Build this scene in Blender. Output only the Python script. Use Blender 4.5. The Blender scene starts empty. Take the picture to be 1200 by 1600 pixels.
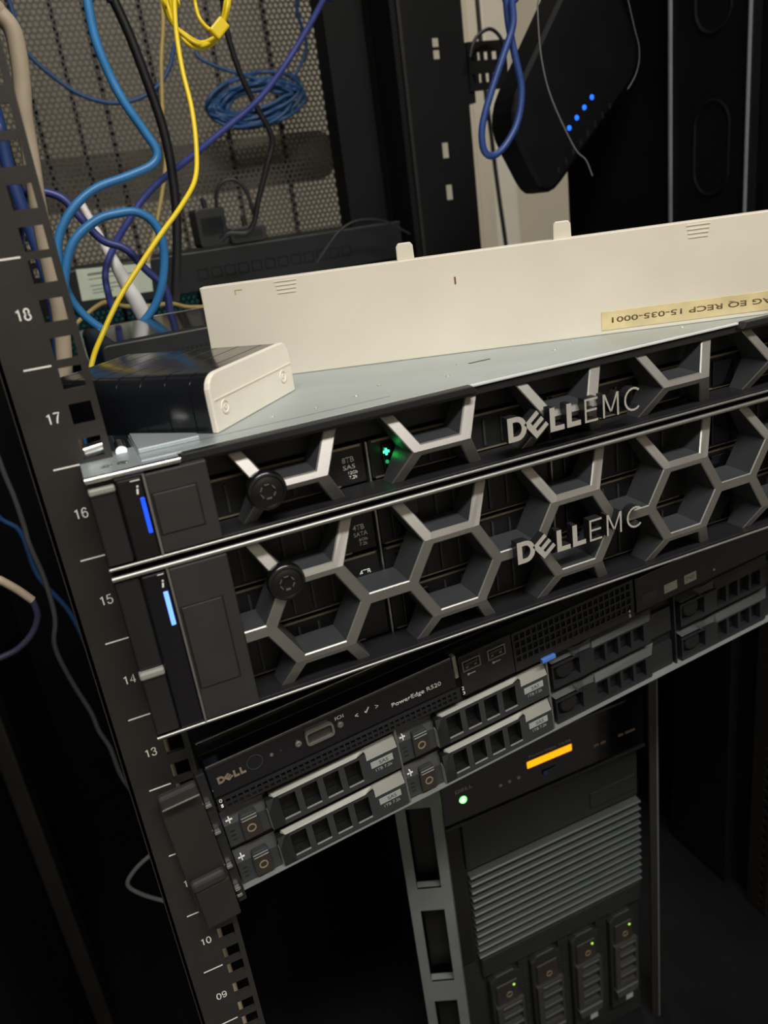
import bpy, bmesh, math, random
from math import sin, cos, pi, sqrt, radians
from mathutils import Vector, Matrix

random.seed(7)
SC = bpy.context.scene
COL = SC.collection
S = 0.001                                   # all dimensions below are millimetres

# ------------------------------------------------------------------ camera
cam_d = bpy.data.cameras.new('camera')
cam = bpy.data.objects.new('camera', cam_d)
COL.objects.link(cam)
SC.camera = cam
CAM_POS = Vector((-237.2409, -368.5928, 90.9868))
RIGHT = Vector((0.91136685, -0.39013723, -0.13116176))
DOWN = Vector((-0.25611238, -0.28806776, -0.92272608))
FWD = Vector((0.32220632, 0.87453411, -0.36245438))
M = Matrix((RIGHT, -DOWN, -FWD)).transposed().to_4x4()
M.translation = CAM_POS * S
cam.matrix_world = M
cam_d.sensor_fit = 'VERTICAL'
cam_d.sensor_height = 7.0
cam_d.sensor_width = 5.25
cam_d.lens = 1241.1853 / 1600 * 7.0
cam_d.clip_start = 0.01
cam_d.clip_end = 50
cam_d.dof.use_dof = True
cam_d.dof.focus_distance = 0.47
cam_d.dof.aperture_fstop = 1.9

# ------------------------------------------------------------------ world, lights, exposure
world = bpy.data.worlds.new('world')
SC.world = world
world.use_nodes = True
world.node_tree.nodes['Background'].inputs[0].default_value = (0.50, 0.50, 0.52, 1)
world.node_tree.nodes['Background'].inputs[1].default_value = 0.05
SC.view_settings.view_transform = 'Standard'
SC.view_settings.look = 'None'
SC.view_settings.gamma = 1.0
SC.view_settings.exposure = 0.0
SC.view_settings.use_curve_mapping = False


def area(name, loc, target, sx, sy, power, col):
    d = bpy.data.lights.new(name, 'AREA')
    d.shape = 'RECTANGLE'
    d.size = sx
    d.size_y = sy
    d.energy = power
    d.color = col
    o = bpy.data.objects.new(name, d)
    COL.objects.link(o)
    o.location = loc
    o.rotation_euler = (Vector(target) - Vector(loc)).to_track_quat('-Z', 'Y').to_euler()
    return o


area('ceiling_lamp_aisle', (-0.05, -1.22, 1.75), (-0.05, -0.9, 0.0), 1.7, 0.30, 64, (1.0, 0.965, 0.91))
area('ceiling_lamp_rear', (0.35, 1.18, 1.75), (0.35, 1.22, 0.0), 1.2, 0.30, 19, (1.0, 0.95, 0.86))


# ------------------------------------------------------------------ materials
def lin(c):
    return c / 12.92 if c <= 0.04045 else ((c + 0.055) / 1.055) ** 2.4


def rgb(h):
    return tuple(lin(int(h[i:i + 2], 16) / 255) for i in (0, 2, 4)) + (1.0,)


MATS = {}


def mat(name, col, rough=0.5, metal=0.0, var=0.12, scale=60.0, bump=0.0, bscale=400.0, coat=0.0, spec=0.5):
    """principled surface with noise-driven colour / roughness variation and optional fine grain"""
    m = bpy.data.materials.new(name)
    m.use_nodes = True
    nt = m.node_tree
    b = nt.nodes['Principled BSDF']
    tc = nt.nodes.new('ShaderNodeTexCoord')
    n = nt.nodes.new('ShaderNodeTexNoise')
    n.inputs['Scale'].default_value = scale
    n.inputs['Detail'].default_value = 5
    nt.links.new(tc.outputs['Object'], n.inputs['Vector'])
    r = nt.nodes.new('ShaderNodeValToRGB')
    c = rgb(col)
    r.color_ramp.elements[0].position = 0.3
    r.color_ramp.elements[1].position = 0.75
    r.color_ramp.elements[0].color = tuple(x * (1 - var) for x in c[:3]) + (1,)
    r.color_ramp.elements[1].color = tuple(min(1, x * (1 + var)) for x in c[:3]) + (1,)
    nt.links.new(n.outputs['Fac'], r.inputs['Fac'])
    nt.links.new(r.outputs['Color'], b.inputs['Base Color'])
    mr = nt.nodes.new('ShaderNodeMapRange')
    mr.inputs['To Min'].default_value = max(0.03, rough - 0.08)
    mr.inputs['To Max'].default_value = min(1, rough + 0.08)
    nt.links.new(n.outputs['Fac'], mr.inputs['Value'])
    nt.links.new(mr.outputs['Result'], b.inputs['Roughness'])
    b.inputs['Metallic'].default_value = metal
    b.inputs['Coat Weight'].default_value = coat
    b.inputs['Coat Roughness'].default_value = 0.12
    b.inputs['Specular IOR Level'].default_value = spec
    if bump > 0:
        n2 = nt.nodes.new('ShaderNodeTexNoise')
        n2.inputs['Scale'].default_value = bscale
        n2.inputs['Detail'].default_value = 3
        nt.links.new(tc.outputs['Object'], n2.inputs['Vector'])
        bp = nt.nodes.new('ShaderNodeBump')
        bp.inputs['Strength'].default_value = bump
        bp.inputs['Distance'].default_value = 0.001
        nt.links.new(n2.outputs['Fac'], bp.inputs['Height'])
        nt.links.new(bp.outputs['Normal'], b.inputs['Normal'])
    MATS[name] = m
    return m


def glow(name, col, strength):
    m = bpy.data.materials.new(name)
    m.use_nodes = True
    b = m.node_tree.nodes['Principled BSDF']
    b.inputs['Base Color'].default_value = rgb(col)
    b.inputs['Emission Color'].default_value = rgb(col)
    b.inputs['Emission Strength'].default_value = strength
    MATS[name] = m
    return m


mat('rail_black', '262422', 0.42, 0.0, 0.15, 30, 0.10, 900)
mat('frame_black', '0b0b0d', 0.62, 0.0, 0.2, 20, 0.05, 700, spec=0.22)
mat('door_black', '4a4640', 0.55, 0.0, 0.15, 20)
mat('deep_black', '0b0b0c', 0.55, 0.0, 0.2, 30)
mat('print_white', 'e8e6e0', 0.6, 0.0, 0.03, 200)
mat('galvanised', 'b6bfc2', 0.40, 0.6, 0.06, 45, 0.06, 350)
mat('bright_steel', 'd6d8d6', 0.22, 1.0, 0.05, 90)
mat('trim_silver', '9fa09b', 0.42, 0.9, 0.08, 60)
mat('lid_edge_glint', 'd4d8d8', 0.4, 0.1, 0.05, 60)
mat('edge_sheen', '7d807e', 0.5, 0.2, 0.08, 60)
mat('bezel_grey', '989591', 0.44, 0.85, 0.06, 40, 0.05, 1500)
mat('bezel_side', '3d3f42', 0.45, 0.2, 0.08, 40)
mat('bezel_black', '19191b', 0.48, 0.0, 0.12, 40, 0.06, 1200)
mat('grip_black', '2b2a29', 0.5, 0.0, 0.08, 60, 0.12, 1500)
mat('gloss_black', '0c0b10', 0.12, 0.0, 0.1, 40, coat=0.4)
mat('logo_face', 'c2beb6', 0.38, 0.35, 0.05, 60)
mat('logo_side', '1f2022', 0.45, 0.1, 0.1, 60)
mat('lock_black', '131314', 0.22, 0.2, 0.1, 60, coat=0.3)
mat('lock_rim', '3a3937', 0.25, 0.6, 0.1, 60)
mat('drive_black', '111214', 0.5, 0.0, 0.12, 60)
mat('gold_line', '948a74', 0.35, 0.6, 0.1, 80)
mat('divider_steel', 'a8a7a2', 0.3, 0.9, 0.08, 80)
mat('carrier_grey', '9b9b95', 0.42, 0.3, 0.08, 50, 0.06, 1200)
mat('carrier_dark', '36383a', 0.45, 0.2, 0.1, 50, 0.06, 1200)
mat('button_brown', '2e2825', 0.42, 0.0, 0.1, 60)
mat('ring_tan', 'a08a74', 0.4, 0.4, 0.08, 60)
mat('label_grey', '9ba09d', 0.5, 0.0, 0.05, 90)
mat('label_ink', '2f3232', 0.6, 0.0, 0.05, 90)
mat('blank_black', '1e1f22', 0.45, 0.1, 0.12, 50, 0.05, 1200)
mat('vent_black', '1c1c1e', 0.45, 0.0, 0.12, 60)
mat('connector_grey', '8b8a82', 0.35, 0.7, 0.08, 80)
mat('dell_champagne', 'a89a86', 0.35, 0.6, 0.06, 80)
mat('blue_tab', '4a78c8', 0.5, 0.0, 0.05, 90)
mat('beige_plastic', 'd9d2c2', 0.55, 0.0, 0.05, 18, 0.04, 900)
mat('tape_yellow', 'd6c596', 0.45, 0.0, 0.14, 70)
mat('tape_ink', '5d4c2c', 0.6, 0.0, 0.1, 90)
mat('rust', '7a4a2a', 0.7, 0.0, 0.3, 300)
mat('white_plastic', 'e6e0d2', 0.5, 0.0, 0.03, 30)
mat('box_black', '15171b', 0.2, 0.0, 0.15, 30, 0.03, 600, coat=0.25)
mat('router_black', '1b1d1e', 0.5, 0.0, 0.15, 40, 0.05, 900)
mat('router_white', 'e8e6e4', 0.45, 0.0, 0.04, 40)
mat('switch_dark', '101516', 0.45, 0.2, 0.15, 40)
mat('sticker', 'c3ccb8', 0.6, 0.0, 0.06, 60)
mat('sticker_ink', '6c7468', 0.7, 0.0, 0.1, 90)
mat('adapter_black', '232324', 0.5, 0.0, 0.1, 60, 0.05, 900)
mat('cable_lightblue', '3078b2', 0.4, 0.0, 0.1, 60)
mat('cable_indigo', '343d7c', 0.42, 0.0, 0.12, 60)
mat('cable_blue', '234a78', 0.45, 0.0, 0.12, 60)
mat('cable_navy', '2a4480', 0.4, 0.0, 0.12, 60)
mat('cable_yellow', 'e6c81e', 0.42, 0.0, 0.06, 60)
mat('cable_tan', 'b0985c', 0.5, 0.0, 0.1, 60)
mat('cable_cream', 'b8a993', 0.5, 0.0, 0.1, 60)
mat('cable_black', '141416', 0.45, 0.0, 0.1, 60)
mat('cable_grey', '6c6c6c', 0.5, 0.0, 0.1, 60)
mat('cable_dim', '4a4a4c', 0.5, 0.0, 0.1, 60)
mat('cable_violet', '3a3550', 0.5, 0.0, 0.1, 60)
mat('tower_black', '232524', 0.45, 0.1, 0.12, 40, 0.05, 900)
mat('tower_slat', '414644', 0.45, 0.2, 0.08, 40)
mat('tower_carrier', '3c3a37', 0.45, 0.2, 0.1, 50)
mat('upright_grey', '7c8280', 0.5, 0.4, 0.08, 40)
mat('case_black', '060608', 0.5, 0.0, 0.15, 30, spec=0.22)
mat('lock_bar', '8c8678', 0.7, 0.0, 0.15, 20)
mat('post_line', '8a8d90', 0.5, 0.3, 0.1, 30)
mat('wall_paint', 'cfc8b8', 0.8, 0.0, 0.05, 4)
mat('wall_teal', '1f6a70', 0.8, 0.0, 0.08, 4)
mat('floor_tile', '5b5a57', 0.5, 0.0, 0.15, 6)
mat('room_paint', 'b9b3a6', 0.85, 0.0, 0.05, 4)
glow('led_blue', '1040f0', 1.6)
glow('led_blue_white', '5a86ff', 2.2)
glow('led_green', '35ff8a', 5.0)
glow('led_green_dim', '1f9a5a', 0.8)
glow('led_green_tower', '66ff66', 6.0)
glow('led_lime', '9adf4a', 1.2)
glow('lcd_amber', 'ff9a0a', 1.6)
glow('led_switch', '1a62f0', 1.5)


# ------------------------------------------------------------------ mesh builder
class MB:
    def __init__(self):
        self.v = []
        self.f = []
        self.m = []

    def quad(self, pts, mi=0):
        n = len(self.v)
        self.v += [tuple(p) for p in pts]
        self.f.append(tuple(range(n, n + len(pts))))
        self.m.append(mi)

    def box(self, x0, x1, y0, y1, z0, z1, mi=0):
        n = len(self.v)
        self.v += [(x, y, z) for x in (x0, x1) for y in (y0, y1) for z in (z0, z1)]
        for f in ((0, 1, 3, 2), (4, 6, 7, 5), (0, 4, 5, 1), (2, 3, 7, 6), (0, 2, 6, 4), (1, 5, 7, 3)):
            self.f.append(tuple(n + i for i in f))
            self.m.append(mi)
        return self

    def prism(self, poly, y0, y1, mi=0, ms=None, inset=None):
        """poly in (x,z), counter-clockwise as seen from -y; front at y0"""
        n = len(self.v)
        k = len(poly)
        self.v += [(x, y0, z) for x, z in poly] + [(x, y1, z) for x, z in poly]
        self.f.append(tuple(n + i for i in range(k)))
        self.m.append(mi)
        self.f.append(tuple(n + k + i for i in reversed(range(k))))
        self.m.append(mi if ms is None else ms)
        for i in range(k):
            j = (i + 1) % k
            self.f.append((n + i, n + k + i, n + k + j, n + j))
            self.m.append(mi if ms is None else ms)
        return self

    def loft(self, rings, mi=0, close=True, caps=True):
        n = len(self.v)
        k = len(rings[0])
        for r in rings:
            self.v += [tuple(p) for p in r]
        for a in range(len(rings) - 1):
            for i in range(k if close else k - 1):
                j = (i + 1) % k
                self.f.append((n + a * k + i, n + a * k + j, n + (a + 1) * k + j, n + (a + 1) * k + i))
                self.m.append(mi)
        if caps:
            self.f.append(tuple(n + i for i in reversed(range(k))))
            self.m.append(mi)
            self.f.append(tuple(n + (len(rings) - 1) * k + i for i in range(k)))
            self.m.append(mi)
        return self

    def cyl(self, p0, p1, r, n=16, r1=None, mi=0):
        p0, p1 = Vector(p0), Vector(p1)
        d = (p1 - p0).normalized()
        u = d.orthogonal().normalized()
        w = d.cross(u)
        r1 = r if r1 is None else r1
        rings = []
        for p, q in ((p0, r), (p1, r1)):
            rings.append([p + (u * cos(2 * pi * i / n) + w * sin(2 * pi * i / n)) * q for i in range(n)])
        return self.loft(rings, mi)

    def lathe(self, c, d, prof, n=32, mi=0):
        """prof: list of (radius, along)"""
        c, d = Vector(c), Vector(d).normalized()
        u = d.orthogonal().normalized()
        w = d.cross(u)
        rings = [[c + d * a + (u * cos(2 * pi * i / n) + w * sin(2 * pi * i / n)) * r for i in range(n)] for r, a in prof]
        return self.loft(rings, mi)

    def ring(self, c, r0, r1, y0, y1, n=24, mi=0):
        x, z = c
        for i in range(n):
            a, b = 2 * pi * i / n, 2 * pi * (i + 1) / n
            self.prism([(x + r0 * cos(a), z + r0 * sin(a)), (x + r1 * cos(a), z + r1 * sin(a)), (x + r1 * cos(b), z + r1 * sin(b)), (x + r0 * cos(b), z + r0 * sin(b))], y0, y1, mi)
        return self

    def tube(self, pts, r, n=10, sub=6, mi=0):
        P = [Vector(p) for p in pts]
        Q = [P[0] * 2 - P[1]] + P + [P[-1] * 2 - P[-2]]
        path = []
        for i in range(1, len(Q) - 2):
            a, b, c, d = Q[i - 1], Q[i], Q[i + 1], Q[i + 2]
            for s in range(sub):
                t = s / sub
                path.append(0.5 * ((2 * b) + (c - a) * t + (2 * a - 5 * b + 4 * c - d) * t * t + (3 * b - a - 3 * c + d) * t ** 3))
        path.append(P[-1])
        t0 = (path[1] - path[0]).normalized()
        u = t0.orthogonal().normalized()
        rings = []
        for i, p in enumerate(path):
            t = (path[min(i + 1, len(path) - 1)] - path[max(i - 1, 0)])
            t = t.normalized() if t.length > 1e-6 else t0
            u = (u - t * u.dot(t))
            u = u.normalized() if u.length > 1e-6 else t.orthogonal().normalized()
            w = t.cross(u)
            rings.append([p + (u * cos(2 * pi * k / n) + w * sin(2 * pi * k / n)) * r for k in range(n)])
        return self.loft(rings, mi)

    def gridplate(self, us, vs, holes, y0, y1, mi=0, mw=None):
        """plate in x,z with rectangular holes; us, vs are cut lines, holes a set of (i,j) cells"""
        mw = mi if mw is None else mw
        nu, nv = len(us) - 1, len(vs) - 1
        solid = lambda i, j: 0 <= i < nu and 0 <= j < nv and (i, j) not in holes
        for i in range(nu):
            for j in range(nv):
                if not solid(i, j):
                    continue
                a, b, c, d = us[i], us[i + 1], vs[j], vs[j + 1]
                self.quad([(a, y0, c), (b, y0, c), (b, y0, d), (a, y0, d)], mi)
                self.quad([(a, y1, c), (a, y1, d), (b, y1, d), (b, y1, c)], mi)
                if not solid(i - 1, j):
                    self.quad([(a, y0, c), (a, y0, d), (a, y1, d), (a, y1, c)], mw)
                if not solid(i + 1, j):
                    self.quad([(b, y0, c), (b, y1, c), (b, y1, d), (b, y0, d)], mw)
                if not solid(i, j - 1):
                    self.quad([(a, y0, c), (a, y1, c), (b, y1, c), (b, y0, c)], mw)
                if not solid(i, j + 1):
                    self.quad([(a, y0, d), (b, y0, d), (b, y1, d), (a, y1, d)], mw)
        return self

    def build(self, name, mats, parent=None, bevel=0.0, seg=2, smooth=None, weld=False):
        me = bpy.data.meshes.new(name)
        me.from_pydata([(x * S, y * S, z * S) for x, y, z in self.v], [], self.f)
        if isinstance(mats, str):
            mats = [mats]
        for k in mats:
            me.materials.append(MATS[k])
        me.polygons.foreach_set('material_index', self.m)
        if weld or smooth is not None:
            bm = bmesh.new()
            bm.from_mesh(me)
            if weld:
                bmesh.ops.remove_doubles(bm, verts=bm.verts, dist=0.01 * S)
            bmesh.ops.recalc_face_normals(bm, faces=bm.faces)
            bm.to_mesh(me)
            bm.free()
        o = bpy.data.objects.new(name, me)
        COL.objects.link(o)
        if parent is not None:
            o.parent = parent
        if bevel > 0:
            md = o.modifiers.new('bevel', 'BEVEL')
            md.width = bevel * S
            md.segments = seg
            md.limit_method = 'ANGLE'
            md.angle_limit = radians(35)
        if smooth is not None:
            for p in me.polygons:
                p.use_smooth = True
            me.set_sharp_from_angle(angle=radians(smooth))
        me.update()
        return o


def box_obj(name, m, parent, x0, x1, y0, y1, z0, z1, bevel=0.0):
    return MB().box(x0, x1, y0, y1, z0, z1).build(name, m, parent, bevel)


def empty(name, loc=(0, 0, 0), rot=(0, 0, 0), parent=None):
    o = bpy.data.objects.new(name, None)
    COL.objects.link(o)
    o.location = Vector(loc) * S
    o.rotation_euler = rot
    o.empty_display_size = 0.02
    if parent:
        o.parent = parent
    return o


def tag(o, label, cat, group=None):
    o['label'] = label
    o['category'] = cat
    if group:
        o['group'] = group
    return o


def structure(o, label=None):
    o['kind'] = 'structure'
    if label:
        o['label'] = label
    return o


def copy_tree(o, parent=None):
    c = o.copy()
    COL.objects.link(c)
    c.parent = parent
    for ch in list(o.children):
        copy_tree(ch, c)
    return c


def text(name, s, m, parent, x, z, y, h, w=None, ux=(1, 0, 0), uz=(0, 0, 1), depth=0.15, bold=0.0):
    """flat lettering: lower-left corner at (x, y, z), cap height h, optional total width w"""
    cu = bpy.data.curves.new(name, 'FONT')
    cu.body = s
    cu.size = 1.0
    cu.offset = bold
    cu.resolution_u = 3
    t = bpy.data.objects.new(name + '_curve', cu)
    COL.objects.link(t)
    dg = bpy.context.evaluated_depsgraph_get()
    me = bpy.data.meshes.new_from_object(t.evaluated_get(dg))
    bpy.data.objects.remove(t)
    bpy.data.curves.remove(cu)
    xs = [v.co.x for v in me.vertices]
    ys = [v.co.y for v in me.vertices]
    x0, x1, y0, y1 = min(xs), max(xs), min(ys), max(ys)
    sy = h / (y1 - y0)
    sx = sy if w is None else w / (x1 - x0)
    U, W = Vector(ux), Vector(uz)
    N = W.cross(U) * -1.0
    o3 = Vector((x, y, z))
    for v in me.vertices:
        v.co = (o3 + U * ((v.co.x - x0) * sx) + W * ((v.co.y - y0) * sy) ) * S
    me.materials.clear()
    me.materials.append(MATS[m])
    me.name = name
    o = bpy.data.objects.new(name, me)
    COL.objects.link(o)
    o.parent = parent
    md = o.modifiers.new('thickness', 'SOLIDIFY')
    md.thickness = depth * S
    md.offset = 1.0
    return o


STROKES = {
    '0': [[(0.5 + 0.42 * cos(2 * pi * i / 16), 0.5 + 0.5 * sin(2 * pi * i / 16)) for i in range(17)]],
    '1': [[(0.22, 0.80), (0.42, 0.86), (0.58, 1.0), (0.58, 0.0)]],
    '2': [[(0.1, 0.74), (0.2, 0.93), (0.5, 1.0), (0.8, 0.92), (0.88, 0.72), (0.74, 0.5), (0.3, 0.2), (0.1, 0.0), (0.9, 0.0)]],
    '3': [[(0.1, 0.78), (0.24, 0.95), (0.5, 1.0), (0.78, 0.93), (0.84, 0.75), (0.72, 0.58), (0.42, 0.53)], [(0.42, 0.53), (0.76, 0.48), (0.9, 0.27), (0.78, 0.07), (0.5, 0.0), (0.2, 0.06), (0.08, 0.24)]],
    '4': [[(0.7, 0.0), (0.7, 1.0), (0.06, 0.28), (0.95, 0.28)]],
    '5': [[(0.84, 1.0), (0.22, 1.0), (0.14, 0.5), (0.34, 0.62), (0.6, 0.63), (0.86, 0.5), (0.92, 0.3), (0.8, 0.08), (0.5, 0.0), (0.2, 0.06), (0.08, 0.24)]],
    '6': [[(0.86, 0.8), (0.72, 0.97), (0.5, 1.0), (0.22, 0.88), (0.1, 0.55), (0.12, 0.25), (0.3, 0.03), (0.55, 0.0), (0.8, 0.08), (0.92, 0.3), (0.82, 0.52), (0.55, 0.62), (0.28, 0.52), (0.12, 0.32)]],
    '7': [[(0.08, 1.0), (0.92, 1.0), (0.6, 0.6), (0.42, 0.25), (0.36, 0.0)]],
    '8': [[(0.5 + 0.34 * cos(2 * pi * i / 14), 0.76 + 0.24 * sin(2 * pi * i / 14)) for i in range(15)], [(0.5 + 0.42 * cos(2 * pi * i / 14), 0.26 + 0.27 * sin(2 * pi * i / 14)) for i in range(15)]],
    '9': [[(0.14, 0.2), (0.28, 0.03), (0.5, 0.0), (0.78, 0.12), (0.9, 0.45), (0.88, 0.75), (0.7, 0.97), (0.45, 1.0), (0.2, 0.92), (0.08, 0.7), (0.18, 0.48), (0.45, 0.38), (0.72, 0.48), (0.88, 0.68)]],
}


def digits(name, s, m, parent, x, z, y, h, w, t):
    """printed numerals as thin flat strokes"""
    b = MB()
    cw = w / len(s)
    for i, ch in enumerate(s):
        for line in STROKES[ch]:
            P = [(x + cw * (i + 0.04 + 0.84 * px), z + h * pz) for px, pz in line]
            L, R = [], []
            for k, p in enumerate(P):
                a, c = P[max(k - 1, 0)], P[min(k + 1, len(P) - 1)]
                d = Vector((c[0] - a[0], c[1] - a[1])).normalized()
                L.append((p[0] - d.y * t / 2, y, p[1] + d.x * t / 2))
                R.append((p[0] + d.y * t / 2, y, p[1] - d.x * t / 2))
            for k in range(len(P) - 1):
                b.quad([R[k], R[k + 1], L[k + 1], L[k]])
    return b.build(name, m, parent)


def rrect(x0, x1, z0, z1, r, n=4):
    pts = []
    for cx, cz, a0 in ((x1 - r, z0 + r, -pi / 2), (x1 - r, z1 - r, 0), (x0 + r, z1 - r, pi / 2), (x0 + r, z0 + r, pi)):
        for i in range(n + 1):
            a = a0 + pi / 2 * i / n
            pts.append((cx + r * cos(a), cz + r * sin(a)))
    return pts


U = 44.45
FLOOR = -820.0

# ------------------------------------------------------------------ the room
structure(box_obj('floor', 'floor_tile', None, -2200, 2400, -2000, 1500, FLOOR - 40, FLOOR), 'dark grey computer-room floor')
wb = structure(box_obj('wall_back', 'wall_paint', None, -2200, 2400, 1400, 1460, FLOOR, 1900), 'pale painted wall behind the rack')
structure(box_obj('trim_1', 'wall_teal', None, -2200, 560, 1392, 1399, FLOOR, 40), 'teal painted lower band of the wall behind the rack')
structure(box_obj('wall_left', 'room_paint', None, -2260, -2200, -2000, 1460, FLOOR, 1900))
structure(box_obj('wall_right', 'room_paint', None, 2400, 2460, -2000, 1460, FLOOR, 1900))
structure(box_obj('wall_front', 'room_paint', None, -2260, 2460, -2060, -2000, FLOOR, 1900))
structure(box_obj('ceiling', 'room_paint', None, -2260, 2460, -2060, 1460, 1900, 1960))
structure(box_obj('trim_2', 'white_plastic', None, 766, 826, 1330, 1400, FLOOR, 1900, 3), 'cream pier against the wall behind the rack')

# ------------------------------------------------------------------ the cabinet
cab = tag(empty('server_cabinet', (0, 0, FLOOR)), 'black open-front server cabinet with numbered mounting rail and perforated rear door', 'server cabinet')
CZ = FLOOR                                   # local z = world z - FLOOR


def cz(z):
    return z - FLOOR


def make_rail(x0, x1, hx0, hx1, y, depth_dir, ret):
    b = MB()
    us = [x0, hx0, hx1, x1]
    vs = [cz(FLOOR + 20)]
    holes = set()
    j = 1
    k0 = -17
    for k in range(k0, 10):
        for dz in (6.35, 22.225, 38.1):
            zc = k * U + dz
            vs += [cz(zc - 4.7), cz(zc + 4.7)]
            holes.add((1, j))
            j += 2
    vs.append(cz(10 * U + 2))
    b.gridplate(us, vs, holes, y, y + 2.5 * depth_dir)
    z0, z1 = vs[0], vs[-1]
    if ret < 0:
        b.box(x0, x0 + 2.5, *sorted((y, y + 45 * depth_dir)), z0, z1)
    else:
        b.box(x1 - 2.5, x1, *sorted((y, y + 45 * depth_dir)), z0, z1)
    return b


rail = make_rail(-262, -226.8, -239.2, -229.8, 0, 1, -1).build('mounting_rail', 'rail_black', cab, 0.5, 2)
rail['label'] = 'left front mounting rail with white unit numbers and square holes'
for k in range(-11, 6):
    n = 17 + k
    z = k * U
    if not -9 < k < 4:
        continue
    box_obj('unit_mark', 'print_white', rail, -252.6, -241.4, -0.12, 0.05, cz(z - 0.35), cz(z + 0.35))
    digits('unit_number', '%02d' % n, 'print_white', rail, -249.8, cz(z + 20.0), -0.08, 4.5, 6.6, 0.62)
make_rail(226.8, 262, 229.8, 239.2, 0, 1, 1).build('mounting_rail', 'rail_black', cab, 0.5, 2)
make_rail(-262, -226.8, -239.2, -229.8, 622, -1, -1).build('mounting_rail', 'frame_black', cab)
# rear right upright: folded channel with oval openings
b = MB()
us = [222, 262, 274, 284, 318]
vs = [cz(FLOOR + 20)]
holes = set()
j = 1
for z in (-560, -440, -320, -200, -80, 89, 139, 247, 260, 360):
    hh = 5 if z in (247, 260) else 9
    vs += [cz(z - hh), cz(z + hh)]
    holes.add((2, j))
    j += 2
vs.append(cz(900))
b.gridplate(us, vs, holes, 618, 622)
b.box(222, 225, 622, 680, vs[0], vs[-1])
b.box(315, 318, 622, 680, vs[0], vs[-1])
b.build('rear_upright', 'frame_black', cab)
box_obj('rear_upright', 'frame_black', cab, 165, 218, 690, 730, cz(FLOOR + 20), cz(900), 1)
box_obj('seam_strip', 'rail_black', cab, 229, 233, 612, 618, cz(FLOOR + 20), cz(900), 0.6)
# side panels, top, base
box_obj('side_panel', 'frame_black', cab, -404, -400, -60, 900, cz(FLOOR + 20), cz(1180))
box_obj('side_panel', 'frame_black', cab, 400, 404, -60, 532, cz(FLOOR + 20), cz(1180))
box_obj('top_panel', 'frame_black', cab, -404, 404, -60, 900, cz(1180), cz(1184))
box_obj('base_panel', 'frame_black', cab, -404, 404, -60, 900, 0, 18)
# right side frame: bright-edged posts with oblong recesses
for y0, y1 in ((233, 334),):
    p = box_obj('frame_post', 'frame_black', cab, 386, 399, y0, y1, cz(FLOOR + 20), cz(1180), 2)
    box_obj('lit_post_edge', 'post_line', p, 383, 386.5, y1 - 3, y1, cz(-60), cz(1180), 0.4)  # pale edge strips cut short: the shade lower down is put into their length
    box_obj('lit_post_edge', 'post_line', p, 383, 386.5, y0, y0 + 2, cz(-60), cz(1180), 0.4)
    for zc in (-380, -240, 95, 235, 375):
        r = MB()
        pts = []
        for i in range(24):
            a = 2 * pi * i / 24
            pts.append((24 * cos(a), (20 if sin(a) > 0 else -20) * 1.0 + 24 * sin(a)))
        for i in range(24):
            q, w = pts[i], pts[(i + 1) % 24]
            r.quad([(385.6, 278 + q[0], cz(zc + q[1])), (385.6, 278 + w[0], cz(zc + w[1])), (384.4, 278 + w[0] * 0.93, cz(zc + w[1] * 0.95)), (384.4, 278 + q[0] * 0.93, cz(zc + q[1] * 0.95))])
            r.quad([(384.4, 278 + q[0] * 0.93, cz(zc + q[1] * 0.95)), (384.4, 278 + w[0] * 0.93, cz(zc + w[1] * 0.95)), (385.8, 278 + w[0] * 0.86, cz(zc + w[1] * 0.9)), (385.8, 278 + q[0] * 0.86, cz(zc + q[1] * 0.9))])
        r.build('oblong_opening', 'frame_black', p, smooth=40)
# side rail of holes low down on the right (cable comb)
b = MB()
us = [60, 66, 72, 90]
vs = [cz(-800)]
holes = set()
j = 1
for i in range(40):
    z = -790 + i * 15
    vs += [cz(z), cz(z + 8)]
    holes.add((1, j))
    j += 2
vs.append(cz(-180))
tmp = MB().gridplate(us, vs, holes, 0, 2)
b.v = [(392 - y, x + 110, z) for x, y, z in tmp.v]
b.f, b.m = tmp.f, tmp.m
b.build('perforated_strip', 'rail_black', cab)
# dark side frame seen left of the numbered rail
box_obj('frame_post', 'rail_black', cab, -398, -380, 400, 440, cz(FLOOR + 20), cz(1180), 3)
# perforated bracket reaching from the rear upright
b = MB()
b.gridplate([322, 325.5, 330, 335.5, 340, 345, 351, 356.5, 364, 378], [cz(203), cz(212), cz(222), cz(237), cz(246), cz(258)],
            {(i, j) for i in (1, 3, 5, 7) for j in (1, 3)}, 619, 622)
b.box(310, 330, 622, 640, cz(190), cz(258))
b.build('perforated_bracket', 'frame_black', cab)

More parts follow.
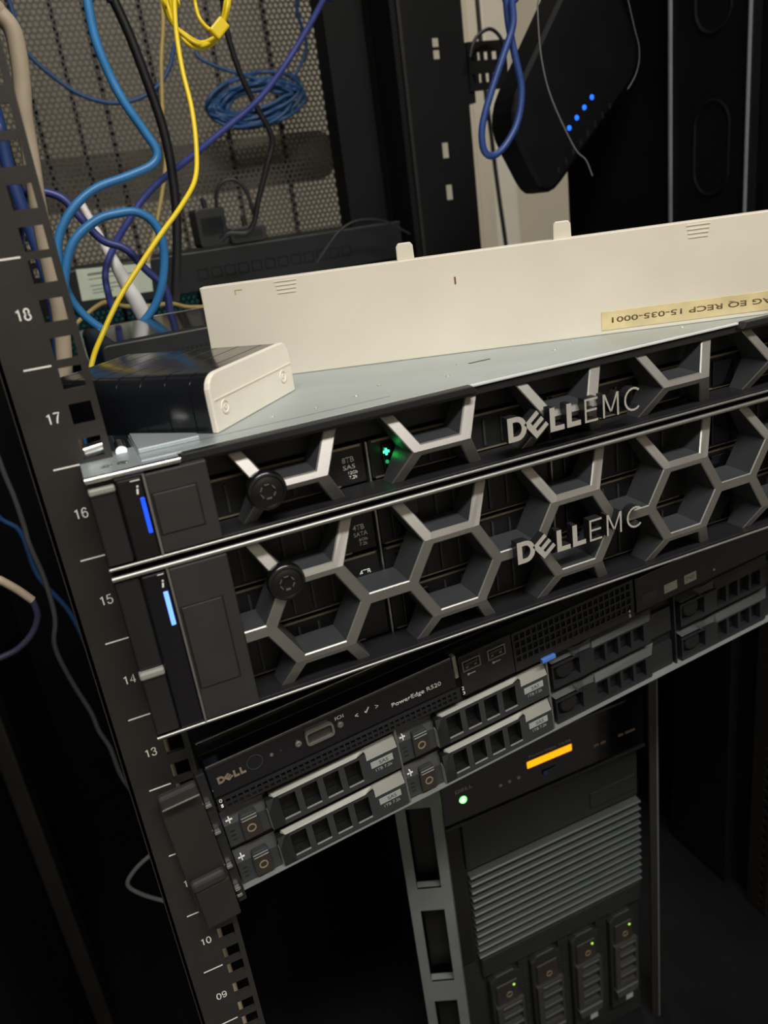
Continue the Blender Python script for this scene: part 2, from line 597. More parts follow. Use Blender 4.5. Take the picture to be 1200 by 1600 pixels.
# rear door: hexagonally perforated sheet in a frame
door = MB()
PX, PZ = 7.8, 6.75
RO, RI = PX / sqrt(3), 3.15
row = 0
z = -60.0
while z < 470:
    x = -272 + (PX / 2 if row % 2 else 0)
    while x < 258:
        n = len(door.v)
        for r, y in ((RO, 880), (RI, 880), (RI, 881.5)):
            for i in range(6):
                a = pi / 6 + i * pi / 3
                door.v.append((x + r * cos(a), y, cz(z + r * sin(a))))
        for i in range(6):
            j = (i + 1) % 6
            door.f += [(n + i, n + j, n + 6 + j, n + 6 + i), (n + 6 + i, n + 6 + j, n + 12 + j, n + 12 + i)]
            door.m += [0, 0]
        x += PX
    z += PZ
    row += 1
ZT = z - PZ + 2
dr = door.build('perforated_sheet', 'door_black', cab)
dr['label'] = 'perforated rear door sheet with small hexagonal holes'
MB().box(-400, -272, 878, 890, cz(FLOOR + 20), cz(1180)).box(256, 400, 878, 890, cz(FLOOR + 20), cz(1180)).box(-272, 256, 878, 890, cz(FLOOR + 20), cz(-62)).box(-272, 256, 878, 890, cz(ZT), cz(1180)).build('door_frame', 'frame_black', cab)
b = MB()
b.prism(rrect(-225, 255, cz(136), cz(208), 32, 8), 955, 962)
b.build('door_lock_bar', 'lock_bar', cab)
for x in (-183, -133, -92, -20, 70, 150):
    box_obj('door_stiffener', 'frame_black', cab, x - 2.6, x + 2.6, 884, 892, cz(-60), cz(470))

# ------------------------------------------------------------------ lettering of the server makers' marks
def dell_letters(b, x, z, h, y0, y1, w, fr=0, sd=1):
    """DELL in heavy capitals with a tilted E, left x, baseline z, cap height h, total width w"""
    k = w / 44.0
    kz = h / 12.7

    def pr(poly):
        b.prism([(x + px * k, z + pz * kz) for px, pz in poly], y0, y1, fr, sd)
    # D
    pr([(0, 0), (3, 0), (3, 12.7), (0, 12.7)])
    N = 9
    out = [(3 + 2.2 + 5.9 * sin(pi * i / N), 6.35 - 6.35 * cos(pi * i / N)) for i in range(N + 1)]
    inn = [(3 + 2.0 + 3.1 * sin(pi * i / N), 6.35 - 3.7 * cos(pi * i / N)) for i in range(N + 1)]
    out = [(3, 0)] + out + [(3, 12.7)]
    inn = [(3, 2.65)] + inn + [(3, 10.05)]
    for i in range(len(out) - 1):
        pr([inn[i], out[i], out[i + 1], inn[i + 1]])
    # tilted E
    ca, sa = cos(radians(38)), sin(radians(38))
    cx, czz = 17.0, 6.2

    def rot(poly):
        return [(cx + px * ca - pz * sa, czz + px * sa + pz * ca) for px, pz in poly]
    pr(rot([(-5, -5.6), (-2, -5.6), (-2, 5.6), (-5, 5.6)]))
    for zz in (-5.6, -1.25, 3.1):
        pr(rot([(-2, zz), (4.6, zz), (4.6, zz + 2.5), (-2, zz + 2.5)]))
    # L L
    for lx in (25.0, 35.2):
        pr([(lx, 0), (lx + 8.6, 0), (lx + 8.6, 2.7), (lx + 3, 2.7), (lx + 3, 12.7), (lx, 12.7)])


def emc_letters(b, x, z, h, y0, y1, fr=0, sd=1):
    k = h / 12.7

    def pr(poly):
        b.prism([(x + px * k, z + pz * k) for px, pz in poly], y0, y1, fr, sd)
    t = 1.15
    pr([(0, 0), (t, 0), (t, 12.7), (0, 12.7)])
    for zz, L in ((0, 8.2), (5.8, 7.6), (12.7 - t, 8.2)):
        pr([(t, zz), (L, zz), (L, zz + t), (t, zz + t)])
    mx = 11.5
    pr([(mx, 0), (mx + t, 0), (mx + t, 12.7), (mx, 12.7)])
    pr([(mx + 9, 0), (mx + 9 + t, 0), (mx + 9 + t, 12.7), (mx + 9, 12.7)])
    pr([(mx + t, 12.7), (mx + t, 10.6), (mx + 4.6, 2.4), (mx + 5.6, 2.4), (mx + t + 0.3, 12.7)])
    pr([(mx + 9, 12.7), (mx + 8.7, 12.7), (mx + 4.5, 2.4), (mx + 5.5, 2.4), (mx + 9, 10.6)])
    N = 14
    for i in range(N):
        a0 = radians(48) + radians(264) * i / N
        a1 = radians(48) + radians(264) * (i + 1) / N
        cx, cc = 31.2, 6.35
        ro, rx = 6.5, 6.0
        pr([(cx + (rx - t) * cos(a0), cc + (ro - t) * sin(a0)), (cx + rx * cos(a0), cc + ro * sin(a0)), (cx + rx * cos(a1), cc + ro * sin(a1)), (cx + (rx - t) * cos(a1), cc + (ro - t) * sin(a1))])


def prof_y(z, table):
    if z >= table[0][0]:
        return table[0][1]
    for (za, ya), (zb, yb) in zip(table, table[1:]):
        if z >= zb:
            return ya + (yb - ya) * (za - z) / (za - zb)
    return table[-1][1]


def hex_lattice(cx0, czr, zlo, zhi, xlo, xhi, table, yback):
    """honeycomb of struts: front face follows the profile, chamfered edges, deep walls"""
    b = MB()
    s = 25.43
    PXx, PZz = 76.3, 44.05
    cells = []
    for i in range(-4, 5):
        for j in range(-3, 4):
            cells.append((cx0 + PXx * i, czr + PZz * j))
            cells.append((cx0 + PXx * (i + 0.5), czr + PZz * (j + 0.5)))

    def hexv(c, r):
        return [(c[0] + r * cos(pi / 3 * i), c[1] + r * sin(pi / 3 * i)) for i in range(6)]

    def cut(a, bb):
        """clip a segment to the z range"""
        (xa, za), (xb, zb) = a, bb
        ta, tb = 0.0, 1.0
        dz = zb - za
        if abs(dz) < 1e-6:
            return (a, bb) if zlo <= za <= zhi else None
        t1, t2 = (zlo - za) / dz, (zhi - za) / dz
        ta, tb = max(ta, min(t1, t2)), min(tb, max(t1, t2))
        if tb - ta < 0.02:
            return None
        return ((xa + (xb - xa) * ta, za + dz * ta), (xa + (xb - xa) * tb, za + dz * tb))
    q3 = sqrt(3) / 2
    for c in cells:
        if c[0] < xlo - 40 or c[0] > xhi + 40:
            continue
        o, f1, f2, f3 = hexv(c, s), hexv(c, s - 2.55 / q3), hexv(c, s - 3.1 / q3), hexv(c, s - 3.7 / q3)
        for i in range(6):
            j = (i + 1) % 6
            mx = (o[i][0] + o[j][0]) / 2
            if not xlo - 2 < mx < xhi + 2:
                continue
            segs = [cut(r[i], r[j]) for r in (o, f1, f2, f3)]
            if any(x is None for x in segs):
                continue
            (oa, ob), (a1, b1), (a2, b2), (a3, b3) = segs
            cl = lambda p: (min(max(p[0], xlo), xhi), p[1])
            oa, ob, a1, b1, a2, b2, a3, b3 = map(cl, (oa, ob, a1, b1, a2, b2, a3, b3))
            P = lambda p, d: (p[0], prof_y(p[1], table) + d, p[1])
            B = lambda p: (p[0], yback, p[1])
            b.quad([P(ob, 0), P(oa, 0), P(a1, 0), P(b1, 0)], 0)
            b.quad([P(b1, 0), P(a1, 0), P(a2, 0.6), P(b2, 0.6)], 0)
            b.quad([P(b2, 0.6), P(a2, 0.6), B(a3), B(b3)], 1)
            b.quad([B(b3), B(a3), B(oa), B(ob)], 1)
    return b


def bezel_server(name, zt, zb, two, label):
    """server with honeycomb bezel; world millimetres, zt/zb top and bottom of the chassis"""
    t = tag(empty(name, (0, -28.3, zb)), label, 'server', 'rack servers with honeycomb bezels')
    off = Vector((0, -28.3, zb))

    class L(MB):                                # builds in world mm, stored local to the server
        def build(self, n, m, p=None, *a, **k):
            self.v = [(x, y + 28.3, z - zb) for x, y, z in self.v]
            return MB.build(self, n, m, p if p is not None else t, *a, **k)

    def bx(n, m, p, x0, x1, y0, y1, z0, z1, bevel=0.0):
        return L().box(x0, x1, y0, y1, z0, z1).build(n, m, p, bevel)

    def tx(n, s, m, p, x, z, y, h, w=None, **k):
        return text(n, s, m, p, x, z - zb, y + 28.3, h, w, **k)
    h = zt - zb
    # chassis body and drives
    bx('chassis', 'galvanised', None, -217, 217, 6, 600, zb + 0.6, zt - 1.2, 0.6)
    bx('front_frame', 'deep_black', None, -216, 216, 2, 6, zb + 1, zt - 1.5)
    rows = 3 if two else 1
    ztop = zt - (7.4 if two else 19.0)
    ph = (ztop - (zb + 1.5)) / rows
    for c in range(4):
        x0 = -216 + 108.2 * c
        for r in range(rows):
            z1 = ztop - r * ph
            z0 = z1 - ph
            d = bx('drive_carrier', 'drive_black', None, x0 + 1.4, x0 + 106.6, -4, 2, z0 + 0.8, z1 - 0.8, 0.6)
            bx('carrier_line', 'gold_line', d, x0 + 3, x0 + 105, -4.6, -3.9, z1 - 2.2, z1 - 1.0)
            bx('carrier_line', 'gold_line', d, x0 + 3, x0 + 92, -4.6, -3.9, z0 + 1.0, z0 + 1.8)
            g = L()
            for q in range(5):
                gx = x0 + 34 + q * 11
                g.box(gx, gx + 1.2, -5.2, -4, z0 + 3.5, z1 - 4.5)
            g.build('grille_rib', 'carrier_dark', d)
            p = bx('release_tab', 'gloss_black', d, x0 + 8, x0 + 24, -6, -4, z0 + 3, z1 - 4, 0.5)
            if c == 0 and r < 2:
                def mk(s, xx, zz, hh, ww):
                    tx('drive_marking', s, 'print_white', d, xx, zz, -4.12, hh, ww, depth=0.05, bold=0.012)
                zz = z1 - (13.0 if two else 9.5)
                mk('8TB' if not two else '4TB', x0 + 94.5, zz, 3.0, 6.4)
                mk('SAS' if not two else 'SATA', x0 + 94.5, zz - 3.6, 2.5, 6.6 if not two else 7.8)
                mk('12Gb' if not two else '6Gb', x0 + 97, zz - 6.4, 1.7, 5.0)
                mk('7.2k', x0 + 97, zz - 9.0, 1.9, 4.6)
        bx('bay_divider', 'divider_steel', None, x0 + 107.3, x0 + 108.3, -6, 2, zb + 1.5, ztop - 0.5)
    if not two:
        bx('status_strip', 'drive_black', None, -216, 216, -3, 2, ztop + 0.6, zt - 4, 0.5)
        # lit status icons on the second drive
        g = L()
        g.box(-99.9, -96.5, -7.2, -6.8, -27.7, -26.7).box(-98.7, -97.7, -7.2, -6.8, -28.9, -25.5)
        g.build('status_light', 'led_green')
        L().cyl((-98.4, -6.8, -32.5), (-98.4, -7.3, -32.5), 1.0, 12).build('status_light', 'led_green_dim')
    else:
        bx('drive_label_plate', 'bezel_black', None, -126, -109, -4.9, -4.5, zb + 40, zb + 41)
    # bezel
    z0b, z1b = zb + 2.5, zt - 5.4
    bz = bx('bezel', 'bezel_black', None, -191, 191, -19.5, -4, zt - 5.5, zt - 1.8, 0.5)
    bx('bezel_base', 'bezel_black', bz, -191, 191, -26, -6, zb + 0.8, zb + 2.4, 0.4)
    if not two:
        table = [(zt - 5.4, -18.0), (-24.3, -28.3), (zb + 2.5, -18.5)]
        lats = [hex_lattice(-152.7 + 76.3 / 2, -24.3, z0b, z1b, -190.8 + 76.3 * k, -114.6 + 76.3 * k, table, -9) for k in range(5)]
        logo_z = -30.6
    else:
        table = [(zt - 5.6, -18.0), (-71.2, -28.3), (-116.0, -28.3), (zb + 2.5, -21.5)]
        lats = [hex_lattice(-152.7, -93.6, z0b, z1b, -190.5, 190.5, table, -9)]
        logo_z = -98.8
    for k, la in enumerate(lats):
        lt = L()
        lt.v, lt.f, lt.m = la.v, la.f, la.m
        lt.build('honeycomb_grille' if two else 'grille_strut', ['bezel_grey', 'bezel_side'], bz)
    # shiny trims
    ch = L()
    ch.cyl((-241.3, -27.6, zb + 1.0), (241.3, -27.6, zb + 1.0), 0.8, 10)
    ch.build('trim_bar', 'trim_silver', None, smooth=50)
    if two:
        L().cyl((-241.3, -27.2, zt - 1.4), (241.3, -27.2, zt - 1.4), 1.3, 10).build('trim_bar', 'trim_silver', None, smooth=50)
        bx('trim_shelf', 'bezel_black', None, -241, 241, -26, 6, zt - 2.0, zt - 0.8)
    bx('trim_shelf', 'bezel_black', None, -241, 241, -27, 6, zb + 0.2, zb + 1.0)
    # bezel ends with push button and lock
    for sgn in (-1, 1):
        xa, xb = sorted((sgn * 217.3, sgn * 190.6))
        e = bx('bezel_end', 'grip_black', bz, xa, xb, -28.3, -2, zb + 2.2, zt - 3.0, 0.7)
        if sgn < 0:
            zz0, zz1 = (-32.4, -12.4) if not two else (-112.5, -68.2)
            fr = L()
            fr.gridplate([-216.6, -215.9, -197.2, -196.5], [zz0, zz0 + 0.5, zz1 - 0.5, zz1], {(1, 1)}, -28.36, -27.9)
            fr.build('button_gap', 'deep_black', bz)
            bx('release_button', 'grip_black', bz, -215.9, -197.2, -28.9, -27.6, zz0 + 0.5, zz1 - 0.5, 0.35)
            bx('edge_line', 'trim_silver', bz, -218.3, -217.3, -28.6, -20, zb + 2.2, zt - 2.6)
    kx, kz = (-166.9, -23.9) if not two else (-166.3, -70.6)
    lk = L()
    lk.lathe((kx, -26, kz), (0, -1, 0), [(9.2, 0), (9.4, 2.2), (9.2, 4.2), (8.4, 5.0), (7.6, 5.2), (7.2, 4.6), (6.6, 4.6), (6.0, 5.1), (3.6, 5.1), (3.3, 4.2), (0.1, 4.2)], 40)
    lo = lk.build('lock', 'lock_black', bz, smooth=40)
    rg = L()
    for i in range(6):
        a0 = radians(60 * i + 12)
        a1 = radians(60 * i + 48)
        rg.prism([(kx + 3.3 * cos(a0), kz + 3.3 * sin(a0)), (kx + 3.75 * cos(a0), kz + 3.75 * sin(a0)), (kx + 3.75 * cos(a1), kz + 3.75 * sin(a1)), (kx + 3.3 * cos(a1), kz + 3.3 * sin(a1))], -31.4, -30.4)
    rg.build('keyway_mark', 'connector_grey', bz)
    # maker's mark standing on a dark bar in front of the grille
    lg = L()
    dell_letters(lg, -42.0, logo_z, 12.7, -33, -27.5, 44.0)
    emc_letters(lg, 4.4, logo_z, 12.7, -33, -27.5)
    lgo = lg.build('maker_mark', ['logo_face', 'logo_side'], bz)
    lgo['label'] = 'raised silver maker letters'
    # left and right ears
    for sgn in (-1, 1):
        def X(a, b_):
            return sorted((sgn * a, sgn * b_))
        e = bx('ear', 'bezel_black', None, *X(241.3, 218.4), -24, 0 - 0.4, zb + 2.2, zt - 3.0, 0.6)
        if sgn > 0:
            continue
        bx('glossy_strip', 'gloss_black', e, -229.6, -218.4, -28.0, -23.5, zb + 2.2, zt - 3.2, 1.0)
        if not two:
            bx('latch', 'bezel_black', e, -241.0, -230.2, -27.4, -23, zb + 2.4, zt - 7.5, 0.8)
            bx('latch_lip', 'carrier_grey', e, -241.0, -230.0, -28.6, -24, zt - 7.4, zt - 4.4, 0.8)
            bx('ear_cap', 'bezel_black', e, -229.8, -217.4, -28.4, -20, zt - 3.4, zt - 2.2, 0.3)
            lz0, lz1 = -29.8, -13.2
            L().prism([(-222.2, -11.4), (-221.4, -11.4), (-221.0, -9.0), (-221.8, -9.0)], -28.12, -27.9).prism([(-221.6, -8.4), (-220.8, -8.4), (-220.7, -7.6), (-221.5, -7.6)], -28.12, -27.9).build('identity_letter', 'print_white', e)
            bx('identity_light', 'led_blue', e, -221.3, -219.5, -28.5, -27.8, lz0, lz1, 0.3)
            bx('printed_line', 'print_white', e, -223.6, -219.6, -28.1, -27.9, -5.4, -5.0)
        else:
            bx('latch', 'bezel_black', e, -241.0, -230.2, -26.6, -23, -94.5, zt - 3.6, 0.8)
            bx('latch_lip', 'carrier_grey', e, -241.5, -230.0, -28.8, -24, -98.6, -95.0, 0.9)
            bx('latch', 'bezel_black', e, -241.0, -230.2, -27.4, -23, zb + 2.4, -98.8, 0.8)
            L().prism([(-221.8, -56.4), (-221.0, -56.4), (-220.6, -54.2), (-221.4, -54.2)], -28.12, -27.9).prism([(-221.3, -53.6), (-220.5, -53.6), (-220.4, -52.8), (-221.2, -52.8)], -28.12, -27.9).build('identity_letter', 'print_white', e)
            bx('identity_light', 'led_blue_white', e, -221.9, -219.8, -28.5, -27.8, -75.8, -58.6, 0.3)
            bx('printed_line', 'print_white', e, -222.6, -219.8, -28.1, -27.9, -50.2, -49.8)
    if not two:
        # galvanised lid, front strip and ear plates on top
        ld = bx('lid', 'galvanised', None, -216.5, 216.5, -19, 600, -0.8, 0.4, 0.3)
        bx('lid_seam', 'deep_black', ld, -216.5, -92, -7.4, -6.9, 0.3, 0.43)
        L().prism([(-201, -3.2), (-52, -3.2), (-55, 0.38), (-199, 0.38)], -25.0, -19.2).build('lid_lip', 'bezel_black', ld, 0.4)
        L().prism([(119, -3.2), (214, -3.2), (214, 0.38), (122, 0.38)], -25.0, -19.2).build('lid_lip', 'bezel_black', ld, 0.4)
        bx('lid_edge', 'lid_edge_glint', ld, -54, 120, -21.0, -19.2, -1.2, 0.2, 0.4)  # pale colour stands in for the glint on the metal edge
        for xx, yy in ((-150, 6), (-128, 4), (-104, 10), (-86, 22), (-52, 8), (-34, 30), (18, 12), (96, -2), (40, 26), (-176, 30)):
            L().lathe((xx, yy, 0.3), (0, 0, 1), [(1.6, 0), (1.4, 0.25), (0.1, 0.3)], 12).build('lid_dimple', 'bright_steel', ld, smooth=50)
        for xx in (-30,):
            bx('lid_slot', 'deep_black', ld, xx, xx + 14, 24, 26, 0.38, 0.46)
        lv = L()
        lv.loft([[(-216, -6, zz_), (-188, -6, zz_), (-188, 0, zz_), (-216, 30, zz_)] for zz_ in (0.4, 2.4)])
        lv.build('lid_flap', 'galvanised', ld, 0.5)
        for sgn in (-1, 1):
            a, c = sorted((sgn * 241.3, sgn * 201))
            ep = bx('ear_plate', 'galvanised', None, a, c, -27.0, 11, -2.0, 0.0, 0.5)
            L().cyl((a + 0.2, -27.6, -0.8), (c, -27.6, -0.8), 1.5, 10).build('ear_plate_edge', 'bright_steel', ep, smooth=50)
            for xx in ((-231, -224) if sgn < 0 else (224, 231)):
                L().lathe((xx, -14, 0.0), (0, 0, 1), [(2.6, 0), (2.2, 0.3), (1.4, 0.32), (1.2, 0.1), (0.1, 0.1)], 16).build('rivet', 'bright_steel', ep, smooth=50)
            L().cyl((sgn * 222.5, 3, 1.0), (sgn * 222.5, 9, 3.0), 2.6, 14).build('ear_screw', 'bright_steel', ep, smooth=40)
            L().cyl((sgn * 238, 5, 4.0), (sgn * 228.5, 5, 5.0), 3.0, 14).build('latch_pin', 'bright_steel', ep, smooth=40)
    return t


bezel_server('rack_server', -0.4, -43.2, False, 'slim topmost rack server with honeycomb bezel and bare metal lid')
bezel_server('rack_server', -45.6, -132.2, True, 'taller rack server with honeycomb bezel directly under the slim topmost server')

# ------------------------------------------------------------------ third server: open-faced, tilted in its rails
A5, G5 = 0.0447, 0.0591
ex = Vector((cos(A5) * cos(G5), sin(A5) * cos(G5), sin(G5)))
ez = Vector((-cos(A5) * sin(G5), -sin(A5) * sin(G5), cos(G5)))
ey = ez.cross(ex)
m5 = Matrix((ex, ey, ez)).transposed()
s5 = tag(empty('rack_server', (-219.6, -2, -262.2), m5.to_euler()), 'black rack server without bezel showing two rows of drive carriers, third from top', 'server')


def b5(n, m, p, x0, x1, y0, y1, z0, z1, bevel=0.0):
    return box_obj(n, m, p or s5, x0, x1, y0, y1, z0, z1, bevel)


b5('chassis', 'vent_black', None, 0, 440, 14, 600, 0, 86.4, 0.8)
b5('front_frame', 'deep_black', None, 0, 440, 8.6, 14, 0.4, 86)
b5('bottom_edge', 'edge_sheen', None, 0, 440, -0.4, 10, -0.9, -0.1, 0.1)  # flat grey stands in for the sheen of the silver edge
b5('lid_edge', 'divider_steel', None, 2, 438, 24, 25.4, 86.4, 87.4, 0.2)
# upper strip
cp = b5('control_panel', 'gloss_black', None, 1, 155, -4, 5, 65.8, 87, 1.0)
cp.location.y = 4 * S
b5('panel_cheek', 'carrier_grey', cp, 155.2, 158, -3.6, 1, 71, 87, 0.8)
b5('panel_highlight', 'divider_steel', cp, 2, 154, -3.6, -2.8, 86.6, 87.3, 0.2)
lg = MB()
dell_letters(lg, 5.8, 74.4, 4.0, -4.6, -3.9, 16.0, 0, 0)
lg.build('maker_mark', 'dell_champagne', cp)
text('model_marking', 'PowerEdge R520', 'print_white', cp, 111.6, 71.3, -4.05, 3.9, 33.4, depth=0.06, bold=0.015)
MB().lathe((37.3, -4, 77.5), (0, -1, 0), [(1.1, 0), (0.9, 0.5), (0.1, 0.5)], 16).build('panel_stud', 'connector_grey', cp, smooth=40)
MB().lathe((42.8, -4, 77.5), (0, -1, 0), [(0.5, 0), (0.4, 0.3), (0.1, 0.3)], 12).build('panel_stud', 'carrier_dark', cp, smooth=40)
MB().ring((27.5, 77.8), 4.2, 4.7, -4.2, -3.9, 24).build('power_button', 'carrier_dark', cp)
vg = MB()
pts_o, pts_i = rrect(57.4, 74.6, 73.2, 82.2, 2.4), rrect(58.6, 73.4, 74.4, 81.0, 1.6)
for i in range(len(pts_o)):
    j = (i + 1) % len(pts_o)
    vg.prism([pts_i[i], pts_o[i], pts_o[j], pts_i[j]], -6.2, -4)
vg.build('display_port', 'connector_grey', cp)
MB().prism(pts_i, -4.6, -3.9).build('display_port_core', 'button_brown', cp)
for xx in (53.0, 78.9):
    MB().lathe((xx, -4, 77.1), (0, -1, 0), [(1.9, 0), (1.9, 1.2), (1.4, 1.6), (0.6, 1.6), (0.1, 1.2)], 18).build('port_screw', 'connector_grey', cp, smooth=40)
text('panel_icon', 'IOI', 'print_white', cp, 76.8, 80.6, -4.05, 2.2, 5.2, depth=0.06)
text('panel_icon', '<', 'print_white', cp, 88.6, 76.6, -4.05, 2.4, 2.0, depth=0.06)
ck = MB()
ck.prism([(94.6, 77.6), (95.6, 76.4), (96.0, 77.2), (95.1, 78.3)], -4.12, -3.98)
ck.prism([(95.6, 76.4), (98.0, 79.6), (97.4, 80.0), (95.4, 77.4)], -4.12, -3.98)
ck.build('panel_icon', 'print_white', cp)
text('panel_icon', '>', 'print_white', cp, 101.6, 76.6, -4.05, 2.4, 2.0, depth=0.06)
# perforated strip below the control panel
vb = MB()
us, holes = [2.0], set()
for i in range(42):
    us += [3 + i * 3.6, 3 + i * 3.6 + 2.4]
    holes.add((2 * i + 1, 1))
    holes.add((2 * i + 1, 3))
us.append(156)
vb.gridplate(us, [57.6, 58.6, 60.8, 61.8, 64.0, 65.4], holes, -1.5, 0)
vb.build('vent_strip', 'vent_black', None or s5)
text('bay_number', '0', 'print_white', s5, 3.2, 63.6, -1.6, 2.4, 1.6, depth=0.06)
text('bay_number', '1', 'print_white', s5, 3.4, 60.2, -1.6, 2.2, 1.2, depth=0.06)
text('bay_number', '2', 'print_white', s5, 157.2, 63.2, -1.6, 2.4, 1.6, depth=0.06)
text('bay_number', '3', 'print_white', s5, 157.4, 59.8, -1.6, 2.2, 1.6, depth=0.06)
up = b5('usb_panel', 'vent_black', None, 158.4, 196, -1.2, 1, 58, 86, 0.3)
for ux in (159.6, 177.6):
    u = MB()
    u.gridplate([ux, ux + 0.8, ux + 12.0, ux + 12.8], [75.4, 76.2, 82.0, 82.8], {(1, 1)}, -2.6, -1.2)
    u.build('usb_socket', 'connector_grey', up)
    b5('usb_tongue', 'carrier_dark', up, ux + 1.6, ux + 11.2, -2.2, -1.2, 79, 80.6)
    b5('usb_contact', 'connector_grey', up, ux + 2.4, ux + 4.2, -2.3, -1.9, 77.2, 78.4)
    b5('usb_contact', 'connector_grey', up, ux + 8.4, ux + 10.2, -2.3, -1.9, 77.2, 78.4)
    b5('usb_icon', 'label_grey', up, ux + 4, ux + 9, -1.3, -1.1, 71.6, 72.2)
    MB().lathe((ux + 4, -1.2, 71.9), (0, -1, 0), [(0.9, 0), (0.8, 0.15), (0.1, 0.15)], 10).build('usb_icon', 'label_grey', up)
vb = MB()
us, holes = [196.4], set()
for i in range(21):
    us += [198 + i * 4.4, 198 + i * 4.4 + 3.1]
    for r in range(4):
        holes.add((2 * i + 1, 2 * r + 1))
us.append(292)
vs = [62.5]
for r in range(4):
    vs += [64 + r * 5.4, 64 + r * 5.4 + 3.8]
vs.append(86)
vb.gridplate(us, vs, holes, -1.5, 0)
vb.build('vent_grille', 'vent_black', s5)
b5('grille_rail', 'vent_black', None, 196.4, 292, -1.4, 0.5, 57.8, 62.2, 0.3)
od = b5('disc_drive', 'gloss_black', None, 293, 438, -2.5, 1, 60, 86, 0.6)
for xa, xb in ((297.5, 310.5), (317, 328.4), (335, 345.7)):
    b5('drive_badge', 'label_grey' if xa > 300 else 'label_ink', od, xa, xb, -2.7, -2.4, 65.2, 71.8)
text('badge_text', 'DVD', 'label_ink', od, 336.5, 67.2, -2.75, 3.0, 7.4, depth=0.04)
text('bay_number', '4', 'print_white', s5, 286.8, 62.4, -1.6, 2.4, 1.6, depth=0.06)
text('bay_number', '5', 'print_white', s5, 287.0, 59.0, -1.6, 2.2, 1.6, depth=0.06)
MB().lathe((362, -2.5, 66), (0, -1, 0), [(1, 0), (0.8, 0.4), (0.1, 0.4)], 12).build('disc_button', 'label_grey', od)
bt = b5('release_tab', 'blue_tab', None, 215, 225.4, -3.6, 0, 56.4, 59.4, 0.4)


